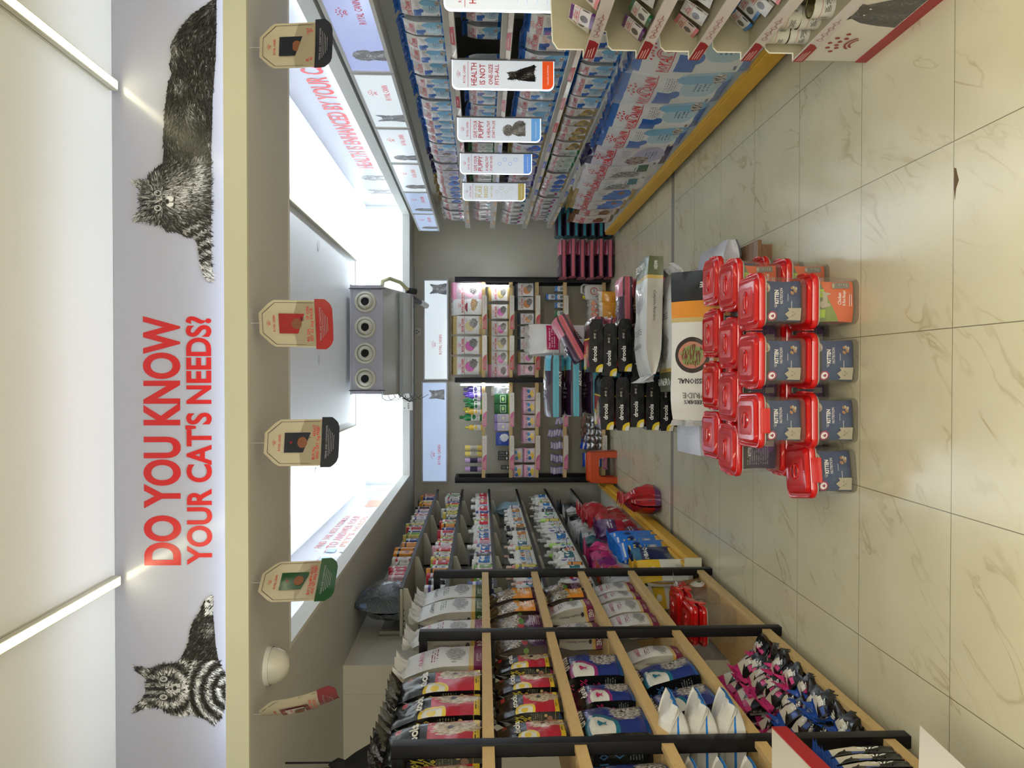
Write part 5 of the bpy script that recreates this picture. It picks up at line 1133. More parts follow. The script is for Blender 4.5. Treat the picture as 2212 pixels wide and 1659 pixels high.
# long white sacks at the front of the pallet
olive = (84, 92, 60); wine = (96, 22, 58)
def gz(nm, band, w=.33, h=.68, d=.12, seed=4):
    fm_ = mat('grain_front_'+nm, (206, 206, 202), layers=[('rect', 0, 0, 1, .16, band), ('rect', 0, .16, 1, .19, (196, 166, 90)), ('fur', .5, .36, .34, .12, (120, 120, 118), (170, 170, 170)), ('lines', .2, .6, .8, .66, 3, (120, 110, 110))], rough=.3, bump=.5, bs=12, coat=.3)
    sm = mat('grain_side_'+nm, (178, 176, 168), layers=[('rect', 0, 0, 1, .16, band), ('rect', 0, .16, 1, .19, (196, 166, 90))], rough=.3, bump=.5, bs=12, coat=.3)
    b = Bag(w, h, d, seed, wr=.012, vt=.72, top=.03, pinch=.05)
    o = b.mesh([fm_, sm, fm_], None, 'grain_free_sack')
    for sd in (1, -1):
        P = Print().text('GRAINZERO', 0, .075*h, .022*h/.68*1.2, 2, .08*h, .015, 1, 0, PI/2).text('Complete Nutrition', -.0, .42*h, .024*h/.68, 1, .26*h, .0, 1, .35, PI/2)
        P.build('side_print', ink4, b.sfn(sd), o)
    P = Print().text('GRAINZERO', 0, .08*h, .03*h/.5, 2, w*.8, .015, 1).build('front_print', ink4, b.fn(), o); Print().text('COMPLETE NUTRITION', 0, .76*h, .018*h/.5, 3, w*.62, .01, 1).build('front_print', ink4, b.fn(), o)
    b.seal(mat('seal_clear', (196, 198, 200), .2, bump=.5), o, .07)
    return tag(o, '', 'food sack')
gzo = gz('olive', olive); gzw = gz('wine', wine, .32, .66, .12, 7)
pale = bagkind('pale', .5, .58, .12, mat('pale_sack', (196, 196, 206), .35, bump=.3), mat('pale_sack'), mat('pale_sack'), None, None, (), None, 9, wr=.012, vt=.8, top=.05, obname='paper_sack')
for k, (x, y, z) in enumerate(((.45, 4.40, PT+.062), (-.16, 4.42, PT+.062), (-.17, 4.42, PT+.186))):
    o = place(pale, (0, 0, 0), 0, 'pale lilac-grey paper sack on the pallet, %s' % ('at the shelf-lit end', 'at the black stack end, lower', 'at the black stack end, upper')[k], 'pale sacks at the bottom of the pile'); lay(o, (x, y, z), .02*k, 0, .58)
prf = mat('pro_front', (226, 224, 218), layers=[('rect', 0, 0, 1, .2, (38, 38, 40)), ('rect', 0, .2, 1, .31, (232, 150, 50)), ('rect', 0, .31, 1, .34, (206, 180, 120)), ('ell', .62, .56, .3, .12, (60, 50, 46)), ('ell', .62, .56, .24, .09, (196, 130, 110)), ('fur', .62, .56, .2, .07, (120, 60, 50), (130, 160, 90)), ('rect', .1, .80, .4, .83, (232, 140, 60))]+[('ell', .22, .42+.08*k, .05, .022, (232, 140, 60)) for k in range(4)]+[('lines', .03, .40, .15, .68, 9, (110, 110, 110))], rough=.3, bump=.4, bs=14, coat=.3)
prs = mat('pro_side', (214, 212, 206), layers=[('rect', 0, 0, 1, .2, (38, 38, 40)), ('rect', 0, .2, 1, .31, (226, 146, 50))], rough=.3, bump=.4, bs=14, coat=.3)
b = Bag(.34, .80, .15, 15, wr=.014, vt=.78, top=.03); pro = b.mesh([prf, prs, prf], None, 'food_sack')
P = Print().text('PROFESSIONAL', 0, .735*.8, .028, 1, .24, .02, 1).text("BREEDER'S", .02, .70, .02, 1, .13, .02, 1).text('PRIDE', .03, .665, .03, 3, .12, .01, 1)
P.build('front_print', ink4, b.fn(), pro); Print().text('PRIDE', -.06, .1*.8, .03, 2, .1, .02, 1).build('end_print', ink4, b.fn(), pro); b.seal(mat('seal_clear'), pro, .05); tag(pro, '', 'food sack')
o = place(gzw, (0, 0, 0), 0, 'long white sack with a wine-red end, above its twin under the long sacks'); lay2(o, (.24, 4.42, PT+.19), -.05, 0, .66); 
o = place(gzo, (0, 0, 0), 0, 'long grey sack whose olive end points at the black stack'); lay(o, (.24, 4.40, .405), .04, 0, .68)
o = place(gzo, (0, 0, 0), 0, 'long white sack with olive end, topmost of the front of the pile'); lay2(o, (.33, 4.50, .53), .06, math.radians(2), .68)
o = place(gzw, (0, 0, 0), 0, 'white sack with wine-red end lying directly on the pallet behind the tubs'); lay2(o, (.20, 4.36, PT+.062), 0, 0, .66)
o = place(pro, (0, 0, 0), 0, 'big white sack with black and orange end at the front of the pile'); lay2(o, (.15, 4.06, .325), .0, 0, .80, math.radians(52))
o = place(pale, (0, 0, 0), 0, 'pale lilac-grey paper sack hidden behind the red tubs at the pallet edge', 'pale sacks at the bottom of the pile'); lay(o, (.24, 4.10, PT+.06), .0, 0, .58)
# ---------------- red-lidded storage tubs ----------------
lidm = mat('lid_red', (190, 18, 20), .07, spec=.7); lidd = mat('lid_red_matte', (196, 30, 28), .32)
tubm = mat('tub_plastic', (176, 174, 164), .10, alpha=.12, spec=.6); rimm = mat('tub_rim', (214, 216, 210), .2, alpha=.5)
def tub(latch_front=False):
    t = thing('storage_tub', '', 'storage tub', (0, 0, 0))
    MB().loft([(.0, .088, .102, .03), (.006, .093, .107, .032), (.16, .100, .115, .034), (.176, .101, .116, .034)], seg=5).build('tub_body', tubm, t, True)
    MB().loft([(.168, .1035, .1185, .035), (.176, .1035, .1185, .035)], seg=5, cap=False).build('tub_rim', rimm, t, True)
    ld = MB().loft([(.174, .108, .122, .036), (.178, .112, .126, .038), (.192, .113, .127, .038), (.199, .109, .123, .036)]+[(.200, .100, .114, .032), (.1965, .096, .110, .030), (.1965, .094, .108, .029), (.207, .088, .102, .026), (.2105, .084, .098, .024), (.2105, .078, .092, .020)], seg=6, cap=True).build('lid', lidm, t, True, sm_angle=50)
    MB().loft([(.2107, .060, .075, .018), (.2117, .058, .073, .018)], seg=5).build('lid_centre', lidd, ld, True)
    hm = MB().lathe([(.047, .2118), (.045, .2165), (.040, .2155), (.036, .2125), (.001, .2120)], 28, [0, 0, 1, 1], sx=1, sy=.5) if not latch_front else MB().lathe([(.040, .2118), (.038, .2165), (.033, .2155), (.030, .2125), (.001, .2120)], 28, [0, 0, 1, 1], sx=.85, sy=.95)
    hm.lathe([(.001, .2125), (.034, .2125), (.028, .2185), (.001, .2195)], 20, 0, sx=1, sy=.16); hm.build('lid_handle', [lidm, mat('lid_recess_shade', (120, 12, 14), .3)], ld, True)  # darker red paints shade into the handle recess
    for sg_ in (-1, 1):
        if latch_front: mb = MB().box(-.05, .05, sg_*.127-.003, sg_*.127+.003, .155, .196).box(-.052, .052, sg_*.130-.003, sg_*.130+.003, .182, .190)
        else: mb = MB().box(sg_*.113-.003, sg_*.113+.004, -.04, .04, .155, .196).box(sg_*.113-.001, sg_*.113+.0065, -.030, .030, .178, .199)
        mb.build('latch', lidm, t, bevel=.0012)
    return t
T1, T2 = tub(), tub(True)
def pack(nm, base, layers, pr, side):
    fm_ = mat('pack_'+nm, base, layers=layers, rough=.35, bump=.3, bs=20); b = Bag(.168, .165, .13, 6, wr=.004, vt=.86, top=.07, full=.8); o = b.mesh([fm_, side, side], None, 'food_package', 8, 8)
    P = Print(); pr(P); P.build('front_print', [ink4[2], red_ink, mat('navy_ink', (30, 50, 96), .3), mat('kibble_brown', (150, 110, 70), .4), mat('kitten_cream', (168, 160, 140), .4), mat('kitten_gray', (120, 116, 110), .4), mat('magenta_ink', (150, 40, 90), .3)], b.fn(), o); return tag(o, '', 'food package')
def kit(P):
    P.text('KITTEN', .018, .105, .0165, 0, .058, .03, 2).text('NUTRITION', .022, .085, .012, 0, .066, .0, 2).crown(-.02, .108, .012, 0)
    P.ell(.055, .148, .02, .017, 4).rect(.04, .143, .07, .146, 1).rect(.042, .149, .068, .152, 1)
    for k in range(8): P.ell(.045+.012*math.cos(k*2.4), .035+.010*math.sin(k*1.7), .007, .005, 3 if k % 3 else 4, 7)
    P.poly([(-.078, .004), (-.08, .062), (-.071, .055), (-.055, .072), (-.041, .055), (-.030, .062), (-.028, .004)], 4)
    P.ell(-.062, .040, .003, .003, 5, 8).ell(-.046, .040, .003, .003, 5, 8).ell(-.054, .031, .003, .002, 5, 8)
    P.ring(-.062, .125, .02, .006, 6, 20).ell(-.062, .125, .014, .014, 0).poly([(-.07, .12), (-.062, .132), (-.054, .12), (-.062, .116)], 6)
    P.rect(-.03, .045, .0, .0465, 0).rect(.0, .06, .03, .0612, 0)
kside = mat('pack_kit_side', (36, 44, 44), layers=[('lines', .2, .1, .8, .8, 9, (150, 150, 140))], rough=.4)
kp = pack('kitten', (26, 48, 96), [('rect', 0, .8, 1, 1, (38, 44, 38)), ('half', -1, .55, .18, (38, 44, 40)), ('ell', .1, .2, .5, .4, (34, 62, 100)), ('rect', 0, 0, 1, .03, (30, 36, 60))], kit, kside)
def chick(P):
    P.text('Chicken', .012, .062, .015, 0, .05, .012, 2, .2).text('& Rice Recipe', .014, .044, .013, 0, .064, .01, 2, .2)
    P.poly([(-.02, .10), (-.028, .135), (-.02, .145), (.0, .14), (.0, .132), (.03, .132), (.04, .14), (.04, .125), (.034, .10), (.028, .10), (.026, .112), (-.006, .112), (-.01, .10)], 4)
    P.ell(-.012, .136, .013, .011, 4); P.ell(-.016, .138, .002, .002, 5, 6)
    P.rect(.055, .02, .08, .09, 5).ell(.067, .082, .010, .010, 4); [P.rect(.06, .03+.01*k, .075, .033+.01*k, 4) for k in range(4)]; [P.rect(-.02, .014+.008*k, .03, .016+.008*k, 0) for k in range(2)]
cp_ = pack('chicken', (120, 140, 70), [('rect', 0, .7, 1, 1, (110, 120, 76)), ('rect', .1, .72, .3, .95, (150, 180, 50)), ('rect', .6, .75, .8, 1, (160, 186, 50)), ('half', .5, -1, -.36, (206, 96, 56))], chick, mat('pack_ch_side', (60, 110, 50), layers=[('rect', 0, 0, 1, .5, (190, 90, 70))], rough=.4))
pp_ = pack('plum', (40, 36, 66), [('rect', 0, .7, 1, 1, (34, 40, 38)), ('ell', .7, .3, .3, .3, (90, 50, 110)), ('lines', .1, .2, .9, .8, 10, (110, 110, 120)), ('rect', .6, .05, .75, .3, (170, 160, 150))], lambda P: P.text('KITTEN', .0, .12, .014, 0, .05, .01, 1), kside)
cols = [[(.295, 0), (.055, 0), (-.19, .03), (-.405, .16)], [(.395, 0), (.135, 0), (-.10, .02), (-.335, .0)], [(.445, 0), (.195, 0), (-.055, 0), (-.292, .02)]]
rown = ('front row', 'middle row', 'rear row'); coln = ('on the shelf-lit end', 'second from the shelf-lit end', 'third from the shelf-lit end', 'on the black-rack end')
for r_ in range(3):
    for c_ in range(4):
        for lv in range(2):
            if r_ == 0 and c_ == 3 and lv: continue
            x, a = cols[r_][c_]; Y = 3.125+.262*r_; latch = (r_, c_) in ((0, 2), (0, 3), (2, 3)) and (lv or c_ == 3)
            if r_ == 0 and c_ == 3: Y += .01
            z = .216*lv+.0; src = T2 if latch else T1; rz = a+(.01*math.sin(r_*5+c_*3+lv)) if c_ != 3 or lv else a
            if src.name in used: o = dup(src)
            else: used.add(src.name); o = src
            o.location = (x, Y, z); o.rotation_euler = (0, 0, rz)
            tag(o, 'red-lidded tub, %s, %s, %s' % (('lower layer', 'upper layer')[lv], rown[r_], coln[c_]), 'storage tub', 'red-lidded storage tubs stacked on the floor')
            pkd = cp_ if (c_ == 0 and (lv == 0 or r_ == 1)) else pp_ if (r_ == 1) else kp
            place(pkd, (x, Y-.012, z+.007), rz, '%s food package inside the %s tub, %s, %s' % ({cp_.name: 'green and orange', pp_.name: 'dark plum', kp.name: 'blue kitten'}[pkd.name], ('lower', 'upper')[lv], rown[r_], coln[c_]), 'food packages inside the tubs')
# ---------------- aisle rack of black frames and pine shelves ----------------
LX = -1.28
rack('display_rack', 'long black framed rack with pine shelves full of dog and cat food along the aisle', 3*1.165, 3, .40, .048, (-1.68, 1.485, 0), PI/2)
yl = (222, 196, 56)
dro_f = mat('dro_front', (18, 18, 20), layers=[('rect', .0, .06, 1, .58, (176, 28, 44)), ('rect', 0, .05, 1, .115, (222, 190, 50)), ('lines', .2, .065, .8, .1, 1, (60, 50, 30)), ('ell', .08, .56, .30, .15, yl), ('ell', .08, .56, .22, .11, (222, 220, 210)), ('ell', .1, .57, .09, .05, yl), ('fur', .68, .30, .28, .24, (150, 130, 104), (214, 200, 172)), ('ell', .68, .34, .07, .035, (40, 36, 46)), ('rect', .8, .86, .98, .92, (180, 34, 50))], **SH)
dro_s = mat('dro_side', (16, 16, 18), layers=[('rect', 0, .115, 1, .12, (200, 170, 60)), ('ell', .05, .14, .42, .10, yl), ('ell', .05, .14, .28, .066, (222, 220, 210)), ('ell', .55, .2, .18, .04, (170, 120, 100)), ('ell', .35, .26, .14, .03, (190, 150, 120)), ('ell', .75, .26, .1, .025, (196, 170, 120)), ('lines', .1, .32, .9, .5, 6, (110, 108, 90))], **SH)
YI = mat('ink_yellow', (214, 196, 60), .3); MI = mat('ink_magenta', (176, 40, 96), .3); TI = mat('ink_teal', (20, 104, 132), .3); CI = mat('ink_cream', (222, 218, 206), .3); WI = mat('ink_wine', (96, 22, 58), .3)
inkd = [ink4[2], YI, MI, TI, CI, ink4[1], mat('ink_sky', (60, 110, 170), .3), ink4[3], red_ink]
def drop(P, w, h): P.text('drools', .0, .72*h, .034, 0, w*.62, .03, 2)
def dros(P, d, h): P.text('99%', .0, .66*h, .05, 1, d*.72, .015, 1).text('0%', .0, .54*h, .045, 1, d*.5, .015, 1)
DRO = [bagkind('dro', .225, .37, .13, dro_f, dro_s, dro_f, mat('seal_black', (18, 18, 20), .22, bump=.5, bs=30), drop, inkd, dros, s_, wr=.016, vt=.55, frac=.14, obname='dog_food_bag') for s_ in (3, 8)]
def ocean(nm, edge, ring):
    f = mat('oc_front_'+nm, (26, 46, 120), layers=[('rect', 0, .78, 1, 1, (18, 20, 30)), ('rect', 0, 0, 1, .05, (20, 80, 150)), ('fur', .66, .24, .34, .2, (96, 94, 92), (190, 186, 180)), ('ell', .66, .28, .05, .02, (30, 30, 34)), ('ell', .14, .60, .42, .22, ring), ('ell', .14, .60, .32, .165, (214, 216, 212)), ('rect', .8, .8, 1, .9, (206, 60, 60))], **SH)
    s_ = mat('oc_side_'+nm, (17, 18, 22), layers=[('rect', 0, 0, .06, 1, (26, 70, 140)), ('ell', .5, .92, .3, .05, (196, 60, 60)), ('lines', .2, .12, .9, .3, 5, (96, 100, 104))], **SH)
    def pr(P, w, h):
        P.text('drools', .0, .86*h, .032, 0, w*.6, .03, 2).text('OCEAN FISH', -w*.28, .725*h, .014, 0, w*.4, .01, 1)
        c = 3 if nm == 'blue' else 2; x, y = -w*.34, .60*h; P.poly([(x-.02, y+.014), (x, y+.02), (x+.02, y+.014), (x+.004, y-.004), (x+.016, y-.02), (x, y-.012), (x-.016, y-.02), (x-.004, y-.004)], c)
    def ps_(P, d, h):
        c = 2 if nm == 'magenta' else 6
        for t_, z in (('0%', .82), ('100%', .62), ('0%', .42)): P.text(t_, 0, z*h, .035, c, d*(.8 if len(t_) > 2 else .5), .01, 1)
    return [bagkind('oc'+nm, .26, .30, .17, f, s_, f, mat('seal_oc'+nm, edge, .3), pr, inkd, ps_, q, wr=.012, vt=.7, top=.03, obname='cat_food_bag') for q in (4, 9)]
OCB, OCM = ocean('blue', (26, 84, 150), (20, 104, 132)), ocean('magenta', (140, 30, 80), (140, 44, 110))
def gshelf(nm, band, w, h, d, q):
    f = mat('gs_front_'+nm, (208, 208, 206), layers=[('rect', 0, 0, 1, .13, band), ('lines', .15, .03, .5, .1, 3, (190, 190, 170)), ('rect', 0, .13, 1, .19, (196, 176, 120)), ('fur', .5, .36, .36, .12, (126, 126, 126), (176, 176, 176)), ('lines', .2, .58, .8, .68, 3, band)], rough=.42, bump=.3, bs=14)
    s_ = mat('gs_side_'+nm, (168, 166, 158), layers=[('rect', 0, 0, 1, .13, band), ('rect', 0, .13, 1, .19, (196, 160, 80)), ('ell', .5, .23, .16, .03, (40, 30, 40))], rough=.42, bump=.3, bs=14)
    def pr(P, w, h): P.text('GRAINZERO', 0, .80*h, .022, 5 if nm == 'olive' else 2, w*.66, .01, 1)
    def sp(P, d, h): P.text('ZERO', .0, .065*h, .028, 0, d*.55, .015, 1).text('Complete Nutrition', 0, .48*h, .020, 5, .44*h, .0, 1, .35, PI/2)
    return bagkind('gs'+nm, w, h, d, f, s_, f, mat('seal_gs', (200, 200, 200), .35, bump=.4), pr, inkd, sp, q, wr=.012, vt=.5, frac=.16, obname='grain_free_bag')
GO, GW = gshelf('olive', (50, 78, 36), .27, .37, .13, 5), gshelf('wine', (118, 26, 72), .27, .37, .13, 6)
gsm = gshelf('wine', (118, 26, 72), .22, .30, .12, 8)
orf = mat('or_front', (74, 60, 48), layers=[('rect', 0, 0, 1, .5, (226, 142, 30)), ('lines', .3, .08, .9, .4, 6, (240, 200, 130)), ('rect', 0, 0, 1, .07, (60, 24, 50)), ('fur', .4, .62, .45, .2, (70, 50, 40), (206, 196, 170)), ('spot', 7, .62, (200, 180, 120))], **SH)
orp = mat('orp_front', (70, 56, 48), layers=[('rect', 0, 0, 1, .3, (70, 24, 60)), ('lines', .2, .06, .9, .26, 5, (170, 130, 150)), ('fur', .5, .6, .5, .2, (70, 50, 40), (206, 196, 170)), ('ell', .2, .42, .14, .06, (190, 60, 60)), ('ell', .5, .4, .12, .05, (90, 140, 60))], **SH)
ors = mat('or_side', (60, 46, 40), layers=[('rect', 0, 0, 1, .1, (60, 24, 50)), ('ell', .3, .4, .2, .05, (190, 70, 50)), ('ell', .7, .4, .2, .05, (100, 140, 60))], **SH)
def orpr(P, w, h): P.text('Rice &', -.01, .36*h, .02, 0, w*.35, .01, 1).text('Chicken', -.01, .27*h, .02, 0, w*.42, .01, 1)
ORB = bagkind('or', .24, .30, .12, orf, ors, orf, mat('seal_or', (200, 180, 120), .3, bump=.5), orpr, inkd, None, 4, wr=.016, vt=.45, frac=.1, obname='dog_food_bag')
ORP = bagkind('orp', .24, .30, .12, orp, ors, orp, mat('seal_or'), None, (), None, 5, wr=.016, vt=.45, frac=.1, obname='dog_food_bag')
def shelfbag(src, y, z, lab, grp=None, a=0, dx=0, s=1, tilt=-2):
    o = place(src, (LX-.105+dx, y, z+.001), (math.radians(tilt), 0, PI/2+a), lab, grp); o.scale = (s, s, s); return o
g1 = 'bags on the top pine shelf of the aisle rack'
for k, (src, y, lab, dx) in enumerate(((GO, 4.78, 'white bag with olive foot, farthest bag on the aisle rack top shelf', -.02), (GO, 4.42, 'white bag with olive foot next to a wine-footed one on the top shelf', 0), (GW, 4.08, 'white bag with wine-red foot just beyond the middle frame, top shelf', -.02), (GW, 3.62, 'white bag with wine-red foot on the camera side of the middle frame, top shelf', 0))): shelfbag(src, y, RZ[4], lab, g1, .03*math.sin(k*3), dx, 1.0)
for k, y in enumerate((3.33, 3.08, 2.82, 2.50, 2.25)): shelfbag(DRO[k % 2], y, RZ[4], 'black and red dog food bag, top pine shelf, %s from the white bags' % ORD[k], 'black and red bags on the top pine shelf', .06*math.sin(k*2.1), -.0, 1.0)
g2 = 'bags on the second pine shelf of the aisle rack'
for k, (src, y, lab, s) in enumerate(((ORB, 4.74, 'orange and brown bag farthest along the second pine shelf', .95), (ORB, 4.47, 'orange and brown bag with crumpled front, second pine shelf', .95), (ORP, 4.18, 'brown bag with plum foot on the second pine shelf', .95), (ORP, 3.92, 'brown bag with plum foot against the middle frame, second pine shelf', .9))): shelfbag(src, y, RZ[3], lab, g2, .05*math.sin(k*2), -.02, s)
for k, y in enumerate((3.62, 3.38, 3.16, 2.92, 2.52)): shelfbag(DRO[(k+1) % 2], y, RZ[3], 'smaller black and red dog food bag, second pine shelf, %s from the middle frame' % ORD[k], 'black and red bags on the second pine shelf', .08*math.sin(k*2.7), -.015, .74)
g3 = 'bags on the third pine shelf of the aisle rack'
shelfbag(ORP, 4.86, RZ[2], 'brown bag with plum foot farthest along the third pine shelf', g3, 0, -.02, .85); shelfbag(ORB, 4.68, RZ[2], 'orange bag behind the folded white bag, third pine shelf', g3, 0, 0, .8)
shelfbag(gsm, 4.40, RZ[2], 'white bag with folded top and magenta-wine foot on the third pine shelf', g3, .1, .02, .95, -10)
shelfbag(gsm, 4.10, RZ[2], 'white bag with wine foot hidden behind the middle frame, third pine shelf', g3, .0, -.03, .9)
for k, (src, y, s) in enumerate(((OCM[0], 3.50, .98), (OCM[1], 3.22, .8), (OCB[0], 2.93, 1.0), (OCB[1], 2.50, .9))): shelfbag(src, y, RZ[2], 'royal blue bag with %s circle, third pine shelf, %s from the middle frame' % (('magenta', 'magenta', 'teal', 'teal')[k], ORD[k]), g3, .08*math.sin(k), -.02, s)
g4 = 'bags on the fourth pine shelf of the aisle rack'
for k, y in enumerate((4.84, 4.66, 4.44, 4.20, 3.70)): shelfbag(gsm, y, RZ[1], 'white bag with wine foot on the fourth pine shelf, %s from the bottle shelving' % ORD[k], g4, .1*math.sin(k*2), -.01, .86)
for k, y in enumerate((3.42, 3.13)): shelfbag(OCB[k], y, RZ[1], 'royal blue cat food bag with teal circle leaning back on the fourth pine shelf, %s' % ('farther', 'nearer'), g4, .1, .02, 1.0, -16) if False else shelfbag(OCB[k], y, RZ[1], '%s royal blue cat food bag leaning back on the fourth pine shelf' % ('farther', 'nearer')[k], g4, .1, .0, .98, -14)
pwm = mat('plain_white_pack', (206, 204, 198), .28, bump=.6, bs=18, coat=.3, layers=[('rect', .44, .0, .56, 1, (40, 120, 200))])
pw2 = Bag(.19, .30, .10, 14, wr=.016, vt=.6, top=.01); pwb = pw2.mesh([mat('plain_white_side', (206, 204, 198), .28, bump=.6, bs=18), pwm, mat('plain_white_side')], None, 'white_pouch_bag'); tag(pwb, '', 'pouch bag')
for k in range(3):
    o = place(pwb, (0, 0, 0), 0, 'plain white bag with a blue seam lying endwise at the nearest frame, %s' % ('lowest', 'middle', 'topmost')[k], 'white blue-seamed bags on the fourth shelf')
    m = Matrix(((0, 0, 1), (1, 0, 0), (0, 1, 0))).to_4x4()
    o.matrix_world = Matrix.Translation((-1.50, 2.79, RZ[1]+.053+.104*k)) @ m @ Matrix.Translation((0, 0, 0))
for k in range(3):
    o = place(pwb, (0, 0, 0), 0, 'plain white bag lying endwise on the camera side of the nearest frame, %s' % ('lowest', 'middle', 'topmost')[k], 'white blue-seamed bags on the fourth shelf')
    m = Matrix(((0, 0, 1), (1, 0, 0), (0, 1, 0))).to_4x4(); o.matrix_world = Matrix.Translation((-1.62, 2.50, RZ[1]+.053+.100*k)) @ m
# small black pouches crowding the lowest shelf
def bite(nm, c):
    f = mat('bite_'+nm, (16, 16, 20), layers=[('rect', 0, .88, 1, 1, c), ('half', .4, 1, .98, (210, 204, 186)), ('rect', 0, .88, 1, 1, c), ('rect', .1, .45, .45, .62, c), ('rect', .5, .42, .9, .68, (206, 200, 184))], **SH)
    b = Bag(.125, .26, .05, 6 if nm == 'pink' else 7, wr=.012, vt=.5, top=.004); o = b.mesh([f, mat('bite_side', (16, 16, 18), .25, bump=.5), f], None, 'treat_pouch', 6, 9)
    s = MB(); b.seal(mat('bite_seal_'+nm, c, .28, bump=.5, bs=40), o, .12, nu=10); P = Print().text('Bite', 0, .10, .036, 0, .08, .02, 1, .25, PI/2).build('front_print', [ink4[2]], b.fn(), o); return tag(o, '', 'treat pouch')
BI = {'pink': bite('pink', (196, 52, 120)), 'blue': bite('blue', (32, 74, 160))}
rnd = random.Random(21); kk = {'pink': 0, 'blue': 0}
for i in range(18):
    for j in range(4):
        y = 3.74-.064*i; kd = 'pink' if y > 3.2 else 'blue'
        if y < 2.72 and j != 3: continue
        o = place(BI[kd], (LX-(.03, .11, .20, .31)[j], y+rnd.uniform(-.02, .02), RZ[0]+(.016, .03, .02, .001)[j]), (math.radians((-68, -48, -26, -6)[j]+rnd.uniform(-12, 12)), rnd.uniform(-.1, .1), PI/2+rnd.uniform(-.7, .7)), 'small black %s-sealed treat pouch, lowest pine shelf, %s file, %s from the aisle' % (kd, ORD[i], ORD[j]), '%s-sealed treat pouches on the lowest pine shelf' % kd)
        o.scale = (.8, 1, (.42, .62, .85, 1.05)[j]*rnd.uniform(.92, 1.08))
for k in range(6):
    o = place(BI['blue'], (LX-.03, 2.56-.05*k*1.0, RZ[0]+.001), (0, 0, PI/2+.05*k), 'black treat pouch facing the aisle before the nearest frame, %s from the frame' % ORD[k], 'blue-sealed treat pouches on the lowest pine shelf'); o.scale = (.36, 1, 1)
# lids and a tub on the lowest shelf beyond the middle frame
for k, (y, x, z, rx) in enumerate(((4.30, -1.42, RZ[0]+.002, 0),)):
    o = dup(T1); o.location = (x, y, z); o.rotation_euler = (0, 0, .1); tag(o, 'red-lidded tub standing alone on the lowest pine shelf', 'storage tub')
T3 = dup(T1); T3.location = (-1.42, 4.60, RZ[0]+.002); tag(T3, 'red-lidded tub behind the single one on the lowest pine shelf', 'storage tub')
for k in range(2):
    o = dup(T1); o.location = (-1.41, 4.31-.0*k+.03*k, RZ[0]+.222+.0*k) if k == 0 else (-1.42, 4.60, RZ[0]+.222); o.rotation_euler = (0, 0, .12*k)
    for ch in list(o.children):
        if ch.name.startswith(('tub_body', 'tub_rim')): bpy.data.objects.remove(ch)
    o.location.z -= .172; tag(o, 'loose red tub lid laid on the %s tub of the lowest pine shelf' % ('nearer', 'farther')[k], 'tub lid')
sn = bagkind('snack', .18, .16, .10, mat('snack_pack', (150, 104, 70), layers=[('ell', .3, .3, .3, .3, (206, 200, 190)), ('ell', .4, .2, .1, .1, (40, 90, 40)), ('rect', 0, .7, 1, 1, (180, 60, 40))], **SH), mat('snack_side', (120, 84, 60), .25, bump=.5), mat('snack_side'), sealw, None, (), None, 4, wr=.02, obname='snack_bag'); sn.name = 'snack_bag'
shelfbag(sn, 4.86, RZ[0], 'brown and white snack bag beside the shelf tubs', None, 0, .0, 1)
# black folded thing hanging from the soffit above the near bags
q = pw(800, 1625, Y=3.0); t = thing('cloth_bundle', 'dark folded cloth bundle with two cords hanging over the nearest bags', 'cloth bundle', (-1.66, 3.25, 2.0))
MB().lathe([(.001, -.26), (.06, -.2), (.10, -.1), (.085, 0), (.05, .06), (.02, .1), (.03, .13), (.012, .16), (.001, .17)], 12, sy=.7).build('cloth', mat('cloth_black', (14, 15, 20), .8), t, True)
MB().tube([(.01, 0, .15), (.012, 0, .35)], .004, 6).tube([(-.015, 0, .15), (-.02, 0, .35)], .004, 6).build('cord', mat('cloth_black'), t)
# ---------------- steel shelving with bottles ----------------
GX0, GX1, GY0, GY1 = -1.735, -1.42, 5.06, 9.40
gz_ = [2.06, 1.76, 1.436, 1.10, .75, .424]
gm = mat('gondola_cream', (186, 184, 170), .45); gb = mat('gondola_back', (150, 148, 138), .55); glass = mat('clear_guard', (200, 214, 214), .05, alpha=.14)
t = thing('steel_shelving', 'long cream steel shelving crowded with bottles and boxes, yellow rail at its foot', 'shelving', (0, 0, 0))
MB().box(-1.749, -1.735, GY0, GY1, 0, 2.2).build('back_panel', gb, t)
for i, z in enumerate(gz_):
    s_ = MB().box(GX0, GX1, GY0, GY1, z-.018, z).build('shelf', gm, t)
    MB().box(GX1-.002, GX1+.004, GY0, GY1, z-.022, z+.004).build('shelf_edge', black_edge, s_)
    for k in range(5):
        y = 5.10+.885*k
        MB().prism([(GX0, z-.12), (GX0, z-.019), (GX1-.01, z-.019), (GX1-.015, z-.05), (GX0+.1, z-.12)], y, y+.02).build('bracket', gm, s_, bevel=.003)
for k in range(5): MB().box(-1.745, -1.715, 5.10+.885*k, 5.13+.885*k, 0, 2.2).build('upright', gb, t)
MB().box(GX0, -1.30, GY0, 8.9, .10, .12).build('base_deck', gm, t)
MB().box(-1.315, -1.235, GY0, 8.9, .05, .13).box(-1.305, -1.275, GY0, 8.9, .13, .155).build('base_rail', yellow, t, bevel=.004)
MB().box(-1.32, -1.232, GY0-.012, GY0, .045, .16).build('rail_end_cap', mat('cap_cream', (206, 204, 180), .5), t)
for k in range(5): MB().box(-1.34, -1.29, 5.2+.9*k, 5.25+.9*k, 0, .05).build('foot', black_edge, t)
for z in (.424, .12): MB().box(GX1+.005 if z > .2 else -1.300, (GX1+.009) if z > .2 else -1.296, GY0, GY1-.55, z, z+.085).build('clear_guard', glass, t)
